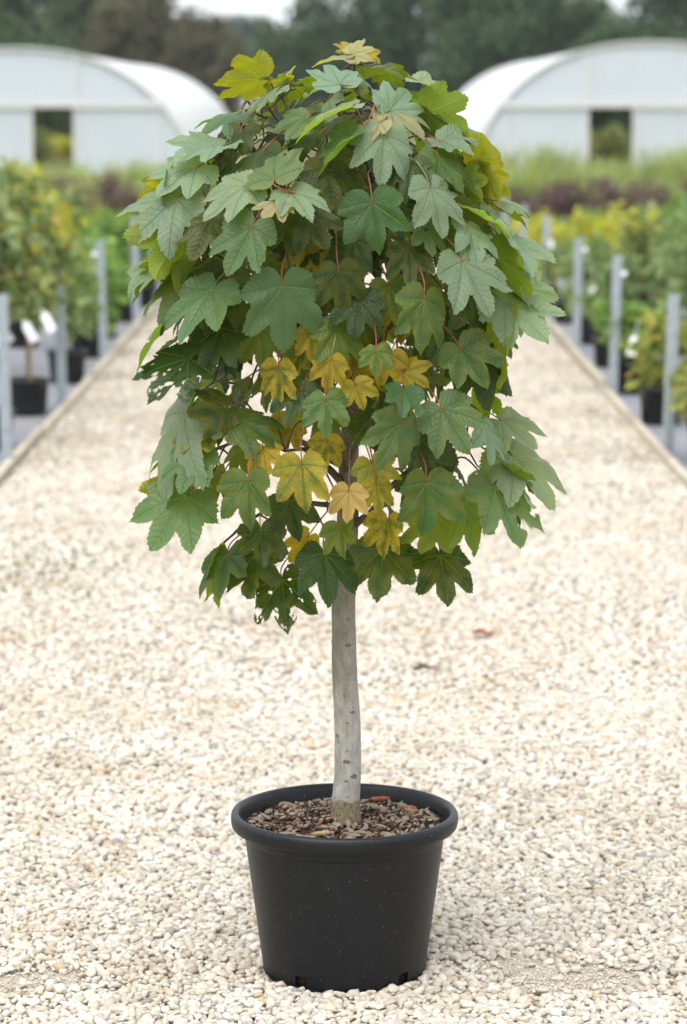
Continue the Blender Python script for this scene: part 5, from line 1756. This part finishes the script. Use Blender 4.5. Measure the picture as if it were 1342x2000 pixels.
def stalk(q, J, t, i, seg=5):
    """leaf stalk from the blade back towards the nearest shoot, then a thin twig to it"""
    J = Vector(J); t = Vector(t)
    axis = Vector((.012, 5.525, J.z + .05))
    inw = (axis - J); inw = inw.normalized() if inw.length > .02 else Vector((0, 0, 1))
    ln = rl.uniform(.055, .095) if J.z < 1.72 else rl.uniform(.015, .03)
    d = (-t * .75 + inw * .55 + Vector((0, 0, .25))).normalized()
    E = J + d * ln
    mid = J - t * ln * .38 + Vector((0, 0, .004))
    c = catmull([J + t * .002, mid, E], 4)
    q.tube(c, [.0011 + .0006 * k / (len(c) - 1) for k in range(len(c))], seg)
    k = int(np.argmin(((NP - np.array(E)) ** 2).sum(1)))
    p_, b = NODES[k]
    dist = (p_ - E).length
    if dist > .004:
        c2 = catmull([p_, p_.lerp(E, .5) + Vector((0, 0, (.012 + .06 * dist) if E.z < 1.72 else -.01)), E], 4)
        BRM[b].tube(c2, [.0026 - .0010 * j / (len(c2) - 1) for j in range(len(c2))], 6)


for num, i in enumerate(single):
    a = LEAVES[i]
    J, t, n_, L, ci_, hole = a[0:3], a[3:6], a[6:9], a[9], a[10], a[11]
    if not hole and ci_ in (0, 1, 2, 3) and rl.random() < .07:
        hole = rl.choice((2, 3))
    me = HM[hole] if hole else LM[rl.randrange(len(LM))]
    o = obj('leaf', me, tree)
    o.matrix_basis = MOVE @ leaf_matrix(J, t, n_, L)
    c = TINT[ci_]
    v = rl.uniform(.84, 1.14) * (1 if num < NKEY else .78); h = rl.uniform(-.06, .06)  # filler leaves darkened in colour for shade within the crown
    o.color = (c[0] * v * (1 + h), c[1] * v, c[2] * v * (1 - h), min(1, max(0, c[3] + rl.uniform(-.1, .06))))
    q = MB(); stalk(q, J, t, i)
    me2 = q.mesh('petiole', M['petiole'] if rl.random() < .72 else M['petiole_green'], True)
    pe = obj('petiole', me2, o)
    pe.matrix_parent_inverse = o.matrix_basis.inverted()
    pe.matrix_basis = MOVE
# the leaves at the back of the crown, joined
BV, BF, BFL = [], [], []
for i in massed:
    a = LEAVES[i]
    me = LM[rl.randrange(len(LM))]
    mt = MOVE @ leaf_matrix(a[0:3], a[3:6], a[6:9], a[9])
    b = len(BV)
    fl_ = np.empty(len(me.vertices) * 3, np.float32); me.attributes['flat'].data.foreach_get('vector', fl_)
    BFL.append(fl_)
    BV += [tuple(mt @ v.co) for v in me.vertices]
    BF += [tuple(k + b for k in p_.vertices) for p_ in me.polygons]
    q = MB(); stalk(q, a[0:3], a[3:6], i)
    BRM[0].add(q.v, q.f)
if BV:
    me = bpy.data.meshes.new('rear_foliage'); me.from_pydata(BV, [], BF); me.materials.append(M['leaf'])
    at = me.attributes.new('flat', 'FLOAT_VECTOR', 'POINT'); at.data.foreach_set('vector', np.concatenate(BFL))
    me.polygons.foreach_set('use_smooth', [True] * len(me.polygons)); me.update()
    o = obj('rear_foliage', me, tree); o.color = (.045, .085, .026, .9); o['kind'] = 'stuff'  # dark colour carries the shade deep in the crown
for b, q in enumerate(BRM):
    local(q.build('branch', M['twig'], tree, True), tree)

# ------------------------------------------------------------------ air between here and the far trees
q = MB(); q.box(-420, 420, -75, 920, -1.1, 13)
hm_ = bpy.data.materials.new('thin_grey_air'); hm_.use_nodes = True
hn = hm_.node_tree
for nd in list(hn.nodes):
    if nd.type == 'BSDF_PRINCIPLED': hn.nodes.remove(nd)
pv = hn.nodes.new('ShaderNodeVolumePrincipled')
pv.inputs['Color'].default_value = (.90, .95, 1.0, 1)
pv.inputs['Density'].default_value = .0004
hn.links.new(pv.outputs[0], next(n_ for n_ in hn.nodes if n_.type == 'OUTPUT_MATERIAL').inputs['Volume'])
tag(q.build('haze', hm_), 'thin pale haze over the nursery and far trees', 'haze', kind='stuff')
